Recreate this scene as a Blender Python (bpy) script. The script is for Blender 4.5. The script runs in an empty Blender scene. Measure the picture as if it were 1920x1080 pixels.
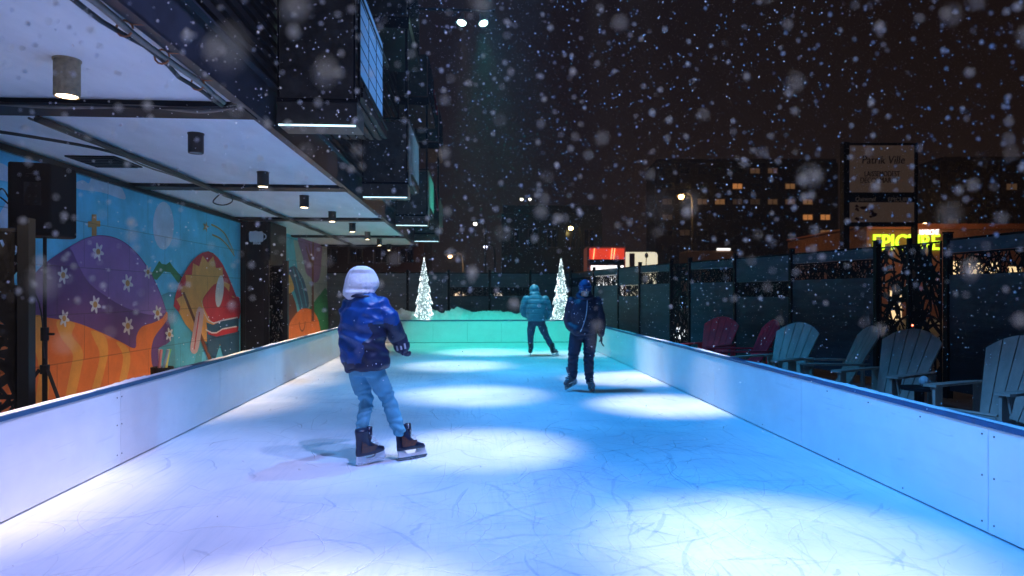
import bpy, bmesh, math, random
from mathutils import Vector, Matrix, noise
from math import sin, cos, pi, radians as RAD
random.seed(7)
S = bpy.context.scene
COL = S.collection

# ------------------------------------------------------------------ camera
CAM_H = 1.5
PSI = math.atan(88/1280)                       # the lens looks 3.9 deg right of the rink's axis
cd = bpy.data.cameras.new('camera'); cam = bpy.data.objects.new('camera', cd); COL.objects.link(cam)
cam.location = (0, 0, CAM_H); cam.rotation_euler = (RAD(90), 0, -PSI)
cd.lens = 24; cd.sensor_width = 36; cd.shift_y = 12/1920; cd.clip_start = .05; cd.clip_end = 1500
cd.dof.use_dof = True; cd.dof.focus_distance = 7.0; cd.dof.aperture_fstop = 1.7
S.camera = cam
# ------------------------------------------------------------------ world: light-polluted snowy night
W = bpy.data.worlds.new('World'); S.world = W; W.use_nodes = True
nt = W.node_tree; nt.nodes.clear()
wo = nt.nodes.new('ShaderNodeOutputWorld'); bg = nt.nodes.new('ShaderNodeBackground')
tc = nt.nodes.new('ShaderNodeTexCoord'); sx = nt.nodes.new('ShaderNodeSeparateXYZ'); rp = nt.nodes.new('ShaderNodeValToRGB')
nt.links.new(tc.outputs['Generated'], sx.inputs[0]); nt.links.new(sx.outputs['Z'], rp.inputs[0])
rp.color_ramp.elements[0].position = 0.0; rp.color_ramp.elements[0].color = (.0098, .0055, .0047, 1)
rp.color_ramp.elements[1].position = .6; rp.color_ramp.elements[1].color = (.0043, .0027, .0028, 1)
nt.links.new(rp.outputs[0], bg.inputs[0]); bg.inputs[1].default_value = 1.0
sk = nt.nodes.new('ShaderNodeTexSky'); sk.sky_type = 'NISHITA'; sk.sun_disc = False; sk.sun_elevation = RAD(-12); sk.sun_rotation = 0
b2 = nt.nodes.new('ShaderNodeBackground'); b2.inputs[1].default_value = .02; nt.links.new(sk.outputs[0], b2.inputs[0])
ad = nt.nodes.new('ShaderNodeAddShader'); nt.links.new(bg.outputs[0], ad.inputs[0]); nt.links.new(b2.outputs[0], ad.inputs[1])
nt.links.new(ad.outputs[0], wo.inputs[0])
# ------------------------------------------------------------------ view / render settings
S.view_settings.view_transform = 'Standard'; S.view_settings.look = 'None'
S.view_settings.exposure = 0.26; S.view_settings.gamma = 1
try:
    S.cycles.use_denoising = True; S.cycles.denoiser = 'OPENIMAGEDENOISE'
    S.cycles.max_bounces = 5; S.cycles.diffuse_bounces = 4; S.cycles.volume_bounces = 0; S.cycles.use_adaptive_sampling = True; S.cycles.adaptive_threshold = .02; S.cycles.glossy_bounces = 3; S.cycles.transmission_bounces = 4
    S.cycles.transparent_max_bounces = 8; S.cycles.sample_clamp_indirect = 4; S.cycles.use_light_tree = True
    S.cycles.caustics_reflective = False; S.cycles.caustics_refractive = False
except Exception: pass

# ------------------------------------------------------------------ the rink's stage lamps (hung over the ice, above the frame)
def spot(name, loc, tgt, color, watts, deg, blend=.6, r=.12, parent=None):
    l = bpy.data.lights.new(name, 'SPOT'); l.energy = watts; l.color = color; l.spot_size = RAD(deg); l.spot_blend = blend
    l.shadow_soft_size = r
    o = bpy.data.objects.new(name, l); COL.objects.link(o); o.location = loc
    o.rotation_euler = (Vector(tgt)-Vector(loc)).to_track_quat('-Z', 'Y').to_euler()
    if parent:
        o.parent = parent; o.location = Vector(loc)-parent.location
    return o
LILAC = (.60, .60, 1.0); BLUE = (.015, .33, 1.0); CYAN = (.02, .62, .95); TEAL = (.04, .95, .80); WHITE = (1.0, .97, 1.0)
# coloured washes: blue ones from the building side, lilac ones from the far side
spot('wash_lamp', (1.2, 3.2, 7.8), (-1.6, 4.2, 0), (.40, .44, 1.0), 2300, 52, 1.0)
spot('wash_lamp', (-1.0, 5.0, 7.4), (2.1, 5.6, 0), BLUE, 2000, 58, 1.0)
spot('wash_lamp', (-.9, 2.6, 7.4), (2.7, 3.0, .2), (.03, .27, 1.0), 900, 60, 1.0)
spot('wash_lamp', (1.6, 8.0, 7.8), (-1.6, 8.6, 0), (.14, .42, 1.0), 1500, 58, 1.0)
spot('wash_lamp', (-1.0, 10.0, 7.6), (2.1, 10.6, 0), (.02, .37, 1.0), 2100, 56, 1.0)
spot('wash_lamp', (1.5, 12.6, 7.9), (-1.3, 13.4, 0), (.12, .48, .95), 1500, 60, 1.0)
spot('wash_lamp', (.4, 14.6, 7.9), (1.9, 15.8, 0), CYAN, 2000, 60, 1.0)
spot('wash_lamp', (.42, 16.1, 7.80), (.9, 20.0, .2), TEAL, 2900, 54, 1.0)
# white pools; the first, unseen, is added to light flakes near the lens
for (x, y, w, d) in [(.2, .7, 900, 30), (.1, 10.2, 1900, 20), (-.15, 14.4, 1700, 21), (2.7, 9.1, 2700, 18), (1.86, 3.9, 2100, 20), (-.8, 3.0, 2100, 19),
                     (.15, 6.7, 1900, 17), (2.85, 12.0, 2500, 19), (.5, 17.7, 1400, 22), (2.5, 17.0, 1300, 20)]:
    spot('pool_lamp', (x*.75+.15, y+.2, 7.8) if y < 15 else ((.42 if x > 1 else -.08), 16.1, 7.82), (x, y, 0), WHITE, w, d, 1.0, .1)
spot('pool_lamp', (.3, 13.0, 7.8), (3.5, 12.6, .35), (.7, .9, 1), 1500, 14, .9, .1)
# extra washes, added to brighten the boards
spot('wash_lamp', (-1.0, 4.2, 6.6), (3.35, 5.2, .5), (.14, .42, 1.0), 900, 46, 1.0)
spot('wash_lamp', (2.2, 4.4, 7.6), (-3.1, 5.6, .3), (.50, .54, 1.0), 1000, 40, 1.0)

# ------------------------------------------------------------------ helpers
C_, S_ = cos(PSI), sin(PSI)
def pt(u, v, zc):
    """where a point seen at (u, v) stands when it is zc metres down the lens axis"""
    xc = (u-960)/1280*zc
    return Vector((xc*C_+zc*S_, -xc*S_+zc*C_, CAM_H+(552-v)/1280*zc))
BK = .017                                        # building's shear off the rink's axis, fitted to drift of image lines
def on_wall(u, v, x0):
    t = (u-960)/1280; dx, dy, dz = t*C_+S_, -t*S_+C_, (552-v)/1280
    l = (x0-6*BK)/(dx-BK*dy)
    return Vector((l*dx, l*dy, CAM_H+l*dz))
def B(x, y, z): return Vector((x+BK*(y-6), y, z))   # building coordinates to world, x sheared along y

def mat(name, col, rough=.6, metal=0, var=.15, scale=6, bump=0, bscale=40, emit=None, estr=0, alpha=None, trans=0, spec=None, stretch=None, col2=None, transl=0):
    m = bpy.data.materials.new(name); m.use_nodes = True; t = m.node_tree; p = t.nodes['Principled BSDF']
    p.inputs['Roughness'].default_value = rough; p.inputs['Metallic'].default_value = metal
    if spec is not None: p.inputs['Specular IOR Level'].default_value = spec
    c = (*col, 1)
    if var > 0 or bump > 0:
        g = t.nodes.new('ShaderNodeNewGeometry'); mp = t.nodes.new('ShaderNodeMapping'); t.links.new(g.outputs['Position'], mp.inputs[0])
        if stretch: mp.inputs['Scale'].default_value = stretch
    if var > 0:
        n = t.nodes.new('ShaderNodeTexNoise'); n.inputs['Scale'].default_value = scale; n.inputs['Detail'].default_value = 6; n.inputs['Roughness'].default_value = .65
        t.links.new(mp.outputs[0], n.inputs['Vector'])
        r = t.nodes.new('ShaderNodeValToRGB'); r.color_ramp.elements[0].position = .3; r.color_ramp.elements[1].position = .7
        d = tuple(x*(1-var) for x in col); e = tuple(min(1, x*(1+var*.6)) for x in col)
        if col2: d, e = col, col2
        r.color_ramp.elements[0].color = (*d, 1); r.color_ramp.elements[1].color = (*e, 1)
        t.links.new(n.outputs[0], r.inputs[0]); t.links.new(r.outputs[0], p.inputs['Base Color'])
        rr = t.nodes.new('ShaderNodeMapRange'); rr.inputs[3].default_value = max(0, rough-.1); rr.inputs[4].default_value = min(1, rough+.1)
        t.links.new(n.outputs[0], rr.inputs[0]); t.links.new(rr.outputs[0], p.inputs['Roughness'])
    else: p.inputs['Base Color'].default_value = c
    if bump > 0:
        n2 = t.nodes.new('ShaderNodeTexNoise'); n2.inputs['Scale'].default_value = bscale; n2.inputs['Detail'].default_value = 5
        t.links.new(mp.outputs[0], n2.inputs['Vector'])
        b = t.nodes.new('ShaderNodeBump'); b.inputs['Strength'].default_value = bump; b.inputs['Distance'].default_value = .02
        t.links.new(n2.outputs[0], b.inputs['Height']); t.links.new(b.outputs[0], p.inputs['Normal'])
    if emit:
        p.inputs['Emission Color'].default_value = (*emit, 1); p.inputs['Emission Strength'].default_value = estr
    if alpha is not None: p.inputs['Alpha'].default_value = alpha
    if trans: p.inputs['Transmission Weight'].default_value = trans
    if transl:
        tr = t.nodes.new('ShaderNodeBsdfTranslucent'); tr.inputs[0].default_value = c
        mx = t.nodes.new('ShaderNodeMixShader'); mx.inputs[0].default_value = transl
        t.links.new(p.outputs[0], mx.inputs[1]); t.links.new(tr.outputs[0], mx.inputs[2])
        t.links.new(mx.outputs[0], t.nodes['Material Output'].inputs[0])
    return m

def tag(o, label=None, cat=None, group=None, kind=None):
    if label: o['label'] = label
    if cat: o['category'] = cat
    if group: o['group'] = group
    if kind: o['kind'] = kind
    return o
def thing(name, label, cat, loc=(0, 0, 0), rz=0, group=None):
    o = bpy.data.objects.new(name, None); COL.objects.link(o); o.location = loc; o.rotation_euler = (0, 0, rz); o.empty_display_size = .1
    return tag(o, label, cat, group)
def link(name, me, parent=None, loc=None):
    o = bpy.data.objects.new(name, me); COL.objects.link(o)
    if parent: o.parent = parent
    if loc is not None: o.location = loc
    return o

class MB:
    def __init__(s): s.v = []; s.f = []; s.m = []; s.mi = 0
    def add(s, vs, fs):
        k = len(s.v); s.v += [Vector(x) for x in vs]
        for f in fs: s.f.append([k+i for i in f]); s.m.append(s.mi)
        return s
    def box(s, c, d, M=None, rz=0):
        c = Vector(c); R = Matrix.Rotation(rz, 3, 'Z') if rz else None
        vs = []
        for z in (-.5, .5):
            for x, y in ((-.5, -.5), (.5, -.5), (.5, .5), (-.5, .5)):
                q = Vector((x*d[0], y*d[1], z*d[2]))
                if R: q = R @ q
                q = c+q
                vs.append(M @ q if M else q)
        return s.add(vs, [(3, 2, 1, 0), (4, 5, 6, 7), (0, 1, 5, 4), (1, 2, 6, 5), (2, 3, 7, 6), (3, 0, 4, 7)])
    def span(s, a, b, fn=None):
        """box between two corners, each corner passed through fn"""
        vs = []
        for z in (a[2], b[2]):
            for x, y in ((a[0], a[1]), (b[0], a[1]), (b[0], b[1]), (a[0], b[1])):
                vs.append(fn(x, y, z) if fn else Vector((x, y, z)))
        return s.add(vs, [(3, 2, 1, 0), (4, 5, 6, 7), (0, 1, 5, 4), (1, 2, 6, 5), (2, 3, 7, 6), (3, 0, 4, 7)])
    def prism(s, pts, off):
        """a flat outline given thickness"""
        n = len(pts); off = Vector(off)
        vs = [Vector(p) for p in pts]+[Vector(p)+off for p in pts]
        return s.add(vs, [list(range(n))[::-1], list(range(n, 2*n))]+[(i, (i+1) % n, n+(i+1) % n, n+i) for i in range(n)])
    def rings(s, rs, cap=True):
        n = len(rs[0]); vs = [p for r in rs for p in r]; fs = []
        for k in range(len(rs)-1):
            for i in range(n):
                j = (i+1) % n; fs.append((k*n+i, k*n+j, (k+1)*n+j, (k+1)*n+i))
        if cap: fs += [list(range(n))[::-1], list(range((len(rs)-1)*n, len(rs)*n))]
        return s.add(vs, fs)
    def tube(s, path, r, n=8, cap=True):
        path = [Vector(p) for p in path]; rs = []
        if not hasattr(r, '__len__'): r = [r]*len(path)
        up = None
        for i, p in enumerate(path):
            t = (path[min(i+1, len(path)-1)]-path[max(i-1, 0)]).normalized()
            if up is None: up = t.orthogonal().normalized()
            a = (up-t*up.dot(t)).normalized() if (up-t*up.dot(t)).length > 1e-5 else t.orthogonal().normalized()
            up = a; b = t.cross(a)
            rs.append([p+(a*cos(2*pi*k/n)+b*sin(2*pi*k/n))*r[i] for k in range(n)])
        return s.rings(rs, cap)
    def cyl(s, a, b, r, r2=None, n=16): return s.tube([a, b], [r, r if r2 is None else r2], n)
    def ell(s, c, r, M=None, nu=14, nv=10):
        c = Vector(c); rs = []
        for j in range(nv+1):
            th = pi*(j+.02)/(nv+.04); ring = []
            for i in range(nu):
                q = Vector((r[0]*sin(th)*cos(2*pi*i/nu), r[1]*sin(th)*sin(2*pi*i/nu), -r[2]*cos(th)))
                if M: q = M @ q
                ring.append(c+q)
            rs.append(ring)
        return s.rings(rs)
    def mesh(s, name, mats, off=None, smooth=False):
        me = bpy.data.meshes.new(name); o = Vector(off) if off is not None else Vector((0, 0, 0))
        me.from_pydata([v-o for v in s.v], [], s.f)
        for m in (mats if isinstance(mats, (list, tuple)) else [mats]): me.materials.append(m)
        me.polygons.foreach_set('material_index', s.m)
        if smooth: me.polygons.foreach_set('use_smooth', [True]*len(s.f))
        me.update(); return me
    def build(s, name, mats, parent=None, smooth=False, local=False):
        off = None
        if parent is not None and not local:
            off = parent.location.copy(); q = parent.parent
            while q: off += q.location; q = q.parent
        elif parent is None and not local:
            off = Vector((sum(v.x for v in s.v)/len(s.v), sum(v.y for v in s.v)/len(s.v), min(v.z for v in s.v)))
        me = s.mesh(name, mats, off, smooth)
        o = link(name, me, parent)
        if parent is None and off is not None: o.location = off
        return o

def cat(pts, n=8, closed=False):
    P = [Vector(p) for p in pts]; out = []; m = len(P); rng = range(m) if closed else range(m-1)
    for i in rng:
        if closed: a, b, c, d = P[(i-1) % m], P[i], P[(i+1) % m], P[(i+2) % m]
        else: a, b, c, d = P[max(i-1, 0)], P[i], P[i+1], P[min(i+2, m-1)]
        for k in range(n):
            t = k/n; out.append(.5*((2*b)+(c-a)*t+(2*a-5*b+4*c-d)*t*t+(3*b-a-3*c+d)*t**3))
    if not closed: out.append(P[-1])
    return out

def text_mesh(s, size, depth, mats, width=None, shear=0, bold=0):
    """upright lettering in the x-z plane facing -y, centred on its origin"""
    c = bpy.data.curves.new('lettering', 'FONT'); c.body = s; c.size = size; c.extrude = depth/2; c.align_x = 'CENTER'; c.align_y = 'CENTER'
    c.shear = shear; c.offset = bold; c.resolution_u = 3
    o = bpy.data.objects.new('lettering', c); COL.objects.link(o)
    dg = bpy.context.evaluated_depsgraph_get(); me = bpy.data.meshes.new_from_object(o.evaluated_get(dg))
    bpy.data.objects.remove(o); bpy.data.curves.remove(c)
    xs = [v.co.x for v in me.vertices]; k = width/(max(xs)-min(xs)) if width else 1
    me.transform(Matrix.Rotation(RAD(90), 4, 'X') @ Matrix.Diagonal((k, 1, 1, 1)))
    me.materials.clear(); me.materials.append(mats); me.name = 'lettering'
    return me

def remesh(mb, voxel, smooth=4, fac=.5):
    """one continuous skin over overlapping shapes"""
    me = mb.mesh('skin', []); o = bpy.data.objects.new('skin', me); COL.objects.link(o)
    m = o.modifiers.new('r', 'REMESH'); m.mode = 'VOXEL'; m.voxel_size = voxel
    if smooth:
        s = o.modifiers.new('s', 'SMOOTH'); s.iterations = smooth; s.factor = fac
    dg = bpy.context.evaluated_depsgraph_get(); out = bpy.data.meshes.new_from_object(o.evaluated_get(dg))
    bpy.data.objects.remove(o); bpy.data.meshes.remove(me)
    out.polygons.foreach_set('use_smooth', [True]*len(out.polygons))
    return out
def displace(me, fn):
    me.update(); nn = [v.normal.copy() for v in me.vertices]
    for v, n in zip(me.vertices, nn): v.co += n*fn(v.co, n)
    me.update()
def put(me, name, mats, parent):
    for m in (mats if isinstance(mats, (list, tuple)) else [mats]): me.materials.append(m)
    me.name = name; off = parent.location.copy(); q = parent.parent
    while q: off += q.location; q = q.parent
    me.transform(Matrix.Translation(-off)); return link(name, me, parent)

# ------------------------------------------------------------------ materials
M = {}
M['board'] = mat('white_board_plastic', (.80, .81, .83), .38, var=.06, scale=3, bump=.04, bscale=5)
def scuff(m):
    t = m.node_tree; N = t.nodes.new; L = t.links.new; p = t.nodes['Principled BSDF']; src = p.inputs['Base Color'].links[0].from_socket
    ge = N('ShaderNodeNewGeometry'); last = src
    for sc, lo, hi, col, k in (((3.0, 1.1, 34), .64, .70, (.42, .44, .48, 1), .16), ((9, 5, 60), .68, .72, (.14, .15, .17, 1), .16), ((1.2, .6, 3), .5, .8, (.66, .68, .72, 1), .5)):
        mp = N('ShaderNodeMapping'); mp.inputs['Scale'].default_value = sc; mp.inputs['Rotation'].default_value = (.12, 0, 0); L(ge.outputs['Position'], mp.inputs[0])
        n = N('ShaderNodeTexNoise'); n.inputs['Scale'].default_value = 1; n.inputs['Detail'].default_value = 3; n.inputs['Distortion'].default_value = .6; L(mp.outputs[0], n.inputs['Vector'])
        r = N('ShaderNodeMapRange'); r.inputs[1].default_value = lo; r.inputs[2].default_value = hi; r.inputs[4].default_value = k; L(n.outputs[0], r.inputs[0])
        x = N('ShaderNodeMix'); x.data_type = 'RGBA'; L(r.outputs[0], x.inputs[0]); L(last, x.inputs[6]); x.inputs[7].default_value = col; last = x.outputs[2]
    L(last, p.inputs['Base Color'])
scuff(M['board'])
M['cap'] = mat('board_cap_blue', (.02, .085, .20), .45, var=.25, scale=9)
M['dark'] = mat('dark_steel', (.016, .018, .022), .5, .3, spec=.2, var=.3, scale=5)
M['black'] = mat('black_plastic', (.012, .012, .014), .5, spec=.2, var=.2)
M['rubber'] = mat('cable_rubber', (.014, .014, .016), .55, var=.2)
M['ceiling'] = mat('white_painted_ceiling', (.88, .89, .90), .55, var=.15, scale=1.7, bump=.2, bscale=7, stretch=(1, .35, 1))
M['fence'] = mat('fence_board_grey', (.085, .125, .17), .6, var=.3, scale=3, bump=.15, bscale=30, stretch=(.4, .4, 3))
M['post'] = mat('fence_post_black', (.008, .009, .011), .45, .2, spec=.2, var=.2)
M['cut'] = mat('cut_steel_screen', (.009, .010, .013), .5, .3, spec=.2, var=.25, scale=8)
M['batten'] = mat('facade_batten', (.020, .022, .026), .45, .4, var=.3, scale=4)
M['brownglass'] = mat('smoked_guard_panel', (.075, .068, .058), .42, var=.45, scale=5, bump=.05, bscale=3)
M['frost'] = mat('frosted_pane', (.72, .80, .88), .5, var=.12, transl=.5)
M['led'] = mat('cool_led_strip', (.7, .9, 1), emit=(.55, .85, 1.0), estr=2.0, var=0)
M['conc'] = mat('concrete_housing', (.36, .28, .17), .75, var=.35, scale=30, bump=.2, bscale=60)
M['bronze'] = mat('bronze_housing', (.055, .040, .034), .5, .3, var=.25, scale=20)
M['bulb'] = mat('warm_lamp_glass', (1, .8, .6), emit=(1, .72, .42), estr=18, var=0)
M['bulboff'] = mat('unlit_lamp_glass', (.35, .36, .4), .15, var=0)
M['copper'] = mat('copper_tie', (.5, .18, .07), .5, var=.2)
M['grey'] = mat('grey_cable', (.22, .20, .17), .6, var=.3)
M['snow'] = mat('heaped_snow', (.82, .83, .86), .7, var=.12, scale=7, bump=.6, bscale=22)
M['steel'] = mat('skate_steel', (.6, .62, .65), .25, .9, var=.1)
M['white'] = mat('white_plastic', (.72, .74, .78), .4, var=.1)
M['chairgrey'] = mat('weathered_grey_slat', (.60, .42, .34), .6, var=.3, scale=5, bump=.15, bscale=30, stretch=(1, 1, .4))
M['chairred'] = mat('red_slat', (.90, .03, .06), .5, var=.2, scale=5)
def paint(name, c): return mat('mural_'+name, c, .6, var=.12, scale=4)

# ------------------------------------------------------------------ ground and ice
g = MB(); g.add([(-145, -15, 0), (145, -15, 0), (145, 190, 0), (-145, 190, 0)], [(0, 1, 2, 3)])
GM = mat('snowy_asphalt', (.06, .06, .065), .8, var=.5, scale=.8, bump=.3, bscale=10, col2=(.42, .42, .45))
go = g.build('ground', GM, local=True); go.location.z = -.06; tag(go, kind='structure')

def ice_material():
    m = bpy.data.materials.new('scraped_ice'); m.use_nodes = True; t = m.node_tree; p = t.nodes['Principled BSDF']; N = t.nodes.new; L = t.links.new
    ge = N('ShaderNodeNewGeometry')
    n1 = N('ShaderNodeTexNoise'); n1.inputs['Scale'].default_value = .9; n1.inputs['Detail'].default_value = 8; n1.inputs['Distortion'].default_value = .8; L(ge.outputs['Position'], n1.inputs['Vector'])
    r1 = N('ShaderNodeValToRGB'); r1.color_ramp.elements[0].position = .32; r1.color_ramp.elements[1].position = .62
    r1.color_ramp.elements[0].color = (.62, .68, .74, 1); r1.color_ramp.elements[1].color = (.80, .82, .85, 1); L(n1.outputs[0], r1.inputs[0])
    # fine criss-cross of old blade lines: stretched, rotated noises
    fac = None
    for i, (rot, sc) in enumerate(((.5, 1.0), (-.7, .8), (1.5, 1.2), (2.2, 1.6), (.1, 1.9))):
        mp = N('ShaderNodeMapping'); mp.inputs['Rotation'].default_value = (0, 0, rot); mp.inputs['Scale'].default_value = (26*sc, .9*sc, 1); L(ge.outputs['Position'], mp.inputs[0])
        ns = N('ShaderNodeTexNoise'); ns.inputs['Scale'].default_value = 1.0; ns.inputs['Detail'].default_value = 2; ns.inputs['Distortion'].default_value = .5; L(mp.outputs[0], ns.inputs['Vector'])
        rr = N('ShaderNodeValToRGB'); rr.color_ramp.elements[0].position = .60; rr.color_ramp.elements[1].position = .70; L(ns.outputs[0], rr.inputs[0])
        if fac is None: fac = rr.outputs[0]
        else:
            mm = N('ShaderNodeMath'); mm.operation = 'MAXIMUM'; L(fac, mm.inputs[0]); L(rr.outputs[0], mm.inputs[1]); fac = mm.outputs[0]
    n3 = N('ShaderNodeTexNoise'); n3.inputs['Scale'].default_value = .55; L(ge.outputs['Position'], n3.inputs['Vector'])
    r3 = N('ShaderNodeMapRange'); r3.inputs[1].default_value = .36; r3.inputs[2].default_value = .62; L(n3.outputs[0], r3.inputs[0])
    mk = N('ShaderNodeMath'); mk.operation = 'MULTIPLY'; L(fac, mk.inputs[0]); L(r3.outputs[0], mk.inputs[1])
    mk2 = N('ShaderNodeMath'); mk2.operation = 'MULTIPLY'; L(mk.outputs[0], mk2.inputs[0]); mk2.inputs[1].default_value = .42
    mx = N('ShaderNodeMix'); mx.data_type = 'RGBA'; L(mk2.outputs[0], mx.inputs[0]); L(r1.outputs[0], mx.inputs[6]); mx.inputs[7].default_value = (.45, .55, .64, 1)
    L(mx.outputs[2], p.inputs['Base Color'])
    ro = N('ShaderNodeMapRange'); ro.inputs[3].default_value = .38; ro.inputs[4].default_value = .62; L(n1.outputs[0], ro.inputs[0]); L(ro.outputs[0], p.inputs['Roughness'])
    n4 = N('ShaderNodeTexNoise'); n4.inputs['Scale'].default_value = 35; n4.inputs['Detail'].default_value = 6; L(ge.outputs['Position'], n4.inputs['Vector'])
    bp = N('ShaderNodeBump'); bp.inputs['Strength'].default_value = .12; bp.inputs['Distance'].default_value = .01; L(n4.outputs[0], bp.inputs['Height']); L(bp.outputs[0], p.inputs['Normal'])
    p.inputs['Specular IOR Level'].default_value = .3
    return m
wk = MB(); wk.add([(-5.2, -3, 0), (-3.07, -3, 0), (-3.07, 24, 0), (-5.0, 24, 0)], [(0, 1, 2, 3)]); tag(wk.build('walkway', mat('whitened_concrete', (.76, .76, .77), .8, var=.25, scale=3, bump=.2), local=True), kind='structure')  # unseen floor, whitened to bounce light onto mural and ceiling
def rbx(y): return 3.20+.0145*y                    # right board's line
ic = MB(); ic.add([(-3.06, -3, 0), (rbx(-3)+.03, -3, 0), (rbx(21.2)+.03, 21.25, 0), (-3.06, 21.25, 0)], [(0, 1, 2, 3)])
ice = ic.build('ice', ice_material(), local=True); tag(ice, kind='structure')
# skate marks: curved grooves
sm = MB(); rnd = random.Random(21)
def ribbon(path, wd, z):
    vs = []; n = len(path)
    for i, p in enumerate(path):
        t = (path[min(i+1, n-1)]-path[max(i-1, 0)]).normalized(); nn = Vector((-t.y, t.x, 0)); w = wd*(.15+.85*sin(pi*min(1, (i+.3)/n)))*(.7+.6*noise.noise(p*3))
        vs += [p+nn*w/2+Vector((0, 0, z)), p-nn*w/2+Vector((0, 0, z))]
    sm.add(vs, [(2*i, 2*i+1, 2*i+3, 2*i+2) for i in range(n-1)])
def marks(count, near, widths):
    for k in range(count):
        if k < near: c = Vector((rnd.gauss(1.2, 1.0), rnd.gauss(4.8, 1.4), 0))
        else: c = Vector((rnd.uniform(-2.8, 3.1), rnd.uniform(2.6, 15), 0))
        r = rnd.choice((.25, .4, .7, 1.0, 1.6, 3)); a0 = rnd.uniform(0, 6.3); arc = rnd.uniform(.15, 1.3)*min(1.6, .6/r+.12); sd = rnd.uniform(0, 90)
        path = [c+Vector((cos(a0+arc*t/16)-cos(a0), sin(a0+arc*t/16)-sin(a0), 0))*r+Vector((noise.noise(Vector((t*.2, sd, 0))), noise.noise(Vector((t*.2, sd, 5))), 0))*.03 for t in range(17)]
        path = [q for q in path if -2.9 < q.x < 3.0 and q.y > 1]
        if len(path) > 4: ribbon(path, rnd.choice(widths), .0015+k*.000004)
marks(900, 480, (.004, .005, .006, .007, .009, .012, .016, .03, .045))
smo = sm.build('skate_marks', mat('wet_skate_groove', (.30, .50, .70), .4, var=.6, scale=16, alpha=.15), ice, local=True); tag(smo, kind='stuff')
sm = MB(); marks(900, 420, (.003, .004, .005, .006, .009)); sm.v = [v+Vector((0, 0, .004)) for v in sm.v]
tag(sm.build('skate_scratches', mat('shaved_ice_line', (.93, .94, .96), .8, var=.2, scale=20, alpha=.38), ice, local=True), kind='stuff')

# ------------------------------------------------------------------ rink boards
def board_run(label, p0, p1, seams, thick, hidden_side, screws=()):
    """panels of white plastic between two ground points, blue cap rail and dark kick rail"""
    p0, p1 = Vector(p0), Vector(p1); d = (p1-p0); L = d.length; d.normalize(); nrm = Vector((-d.y, d.x, 0))*hidden_side
    r = thing('rink_board', label, 'rink board', p0)
    e = [0]+list(seams)+[L]
    for a, b in zip(e[:-1], e[1:]):
        m = MB(); a += .0025; b -= .0025
        m.prism([p0+d*a+Vector((0, 0, .014)), p0+d*b+Vector((0, 0, .014)), p0+d*b+Vector((0, 0, .668)), p0+d*a+Vector((0, 0, .668))], nrm*thick)
        m.build('panel', M['board'], r)
    m = MB(); m.prism([p0+Vector((0, 0, .672))-nrm*.012, p1+Vector((0, 0, .672))-nrm*.012, p1+Vector((0, 0, .705))-nrm*.012, p0+Vector((0, 0, .705))-nrm*.012], nrm*(thick+.07))
    m.build('cap_rail', M['cap'], r)
    m = MB(); m.prism([p0+nrm*(thick+.004)+Vector((0, 0, -.05)), p1+nrm*(thick+.004)+Vector((0, 0, -.05)), p1+nrm*(thick+.004)+Vector((0, 0, .6)), p0+nrm*(thick+.004)+Vector((0, 0, .6))], nrm*.05)
    m.build('back_frame', M['dark'], r)
    for (a, z) in screws:
        m = MB(); q = p0+d*a+Vector((0, 0, z)); m.cyl(q-nrm*.003, q+nrm*.004, .006, n=8); m.build('screw', M['dark'], r)
    return r
rb_left = board_run('long white rink board below the painted mural wall', (-3.02, -3, 0), (-3.02, 21.2, 0), [2.44*k+1.9 for k in range(9)], .03, 1,
          [(9.2+dx, z) for dx in (-.04, .04) for z in (.1, .36, .6)])
SR = [7.05+2.44*k-4.88 for k in range(0, 10)]
rb_right = board_run('long white rink board in front of the patio chairs', (rbx(-3), -3, 0), (rbx(21.2), 21.2, 0), SR, .03, -1,
          [(7.05+dx, z) for dx in (-.05, .05) for z in (.07, .36, .62)]+[(x, .62) for x in (7.7, 8.35, 9.0)]+[(x, .05) for x in (7.9, 8.8, 10.4)])
def rail_snow(x_of, y0, y1, seed, name, parent):
    m = MB(); n = int((y1-y0)/.035); w = 5; vs = []
    for j in range(n+1):
        y = y0+(y1-y0)*j/n; k = max(0, noise.noise(Vector((y*1.3, seed, 0)))+.25)
        for i in range(w):
            f = i/(w-1); h = k*.028*sin(pi*f)*(.6+.8*abs(noise.noise(Vector((y*9, f*3, seed))))); vs.append((x_of(y)+.008+.075*f+.01*noise.noise(Vector((y*6, f, seed))), y, .7045+h))
    m.add(vs, [(j*w+i, j*w+i+1, (j+1)*w+i+1, (j+1)*w+i) for j in range(n) for i in range(w-1)])
    tag(m.build(name, M['snow'], parent, True), kind='stuff')
rail_snow(lambda y: rbx(y), 2.5, 21, 3.3, 'rail_snow', rb_right); rail_snow(lambda y: -3.115, 3.5, 21, 8.1, 'rail_snow', rb_left)
board_run('short white end board in front of the snow bank', (-3.05, 21.24, 0), (rbx(21.24)+.03, 21.24, 0), [1.0, 2.06, 3.12, 4.18, 5.24], .03, 1)

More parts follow.
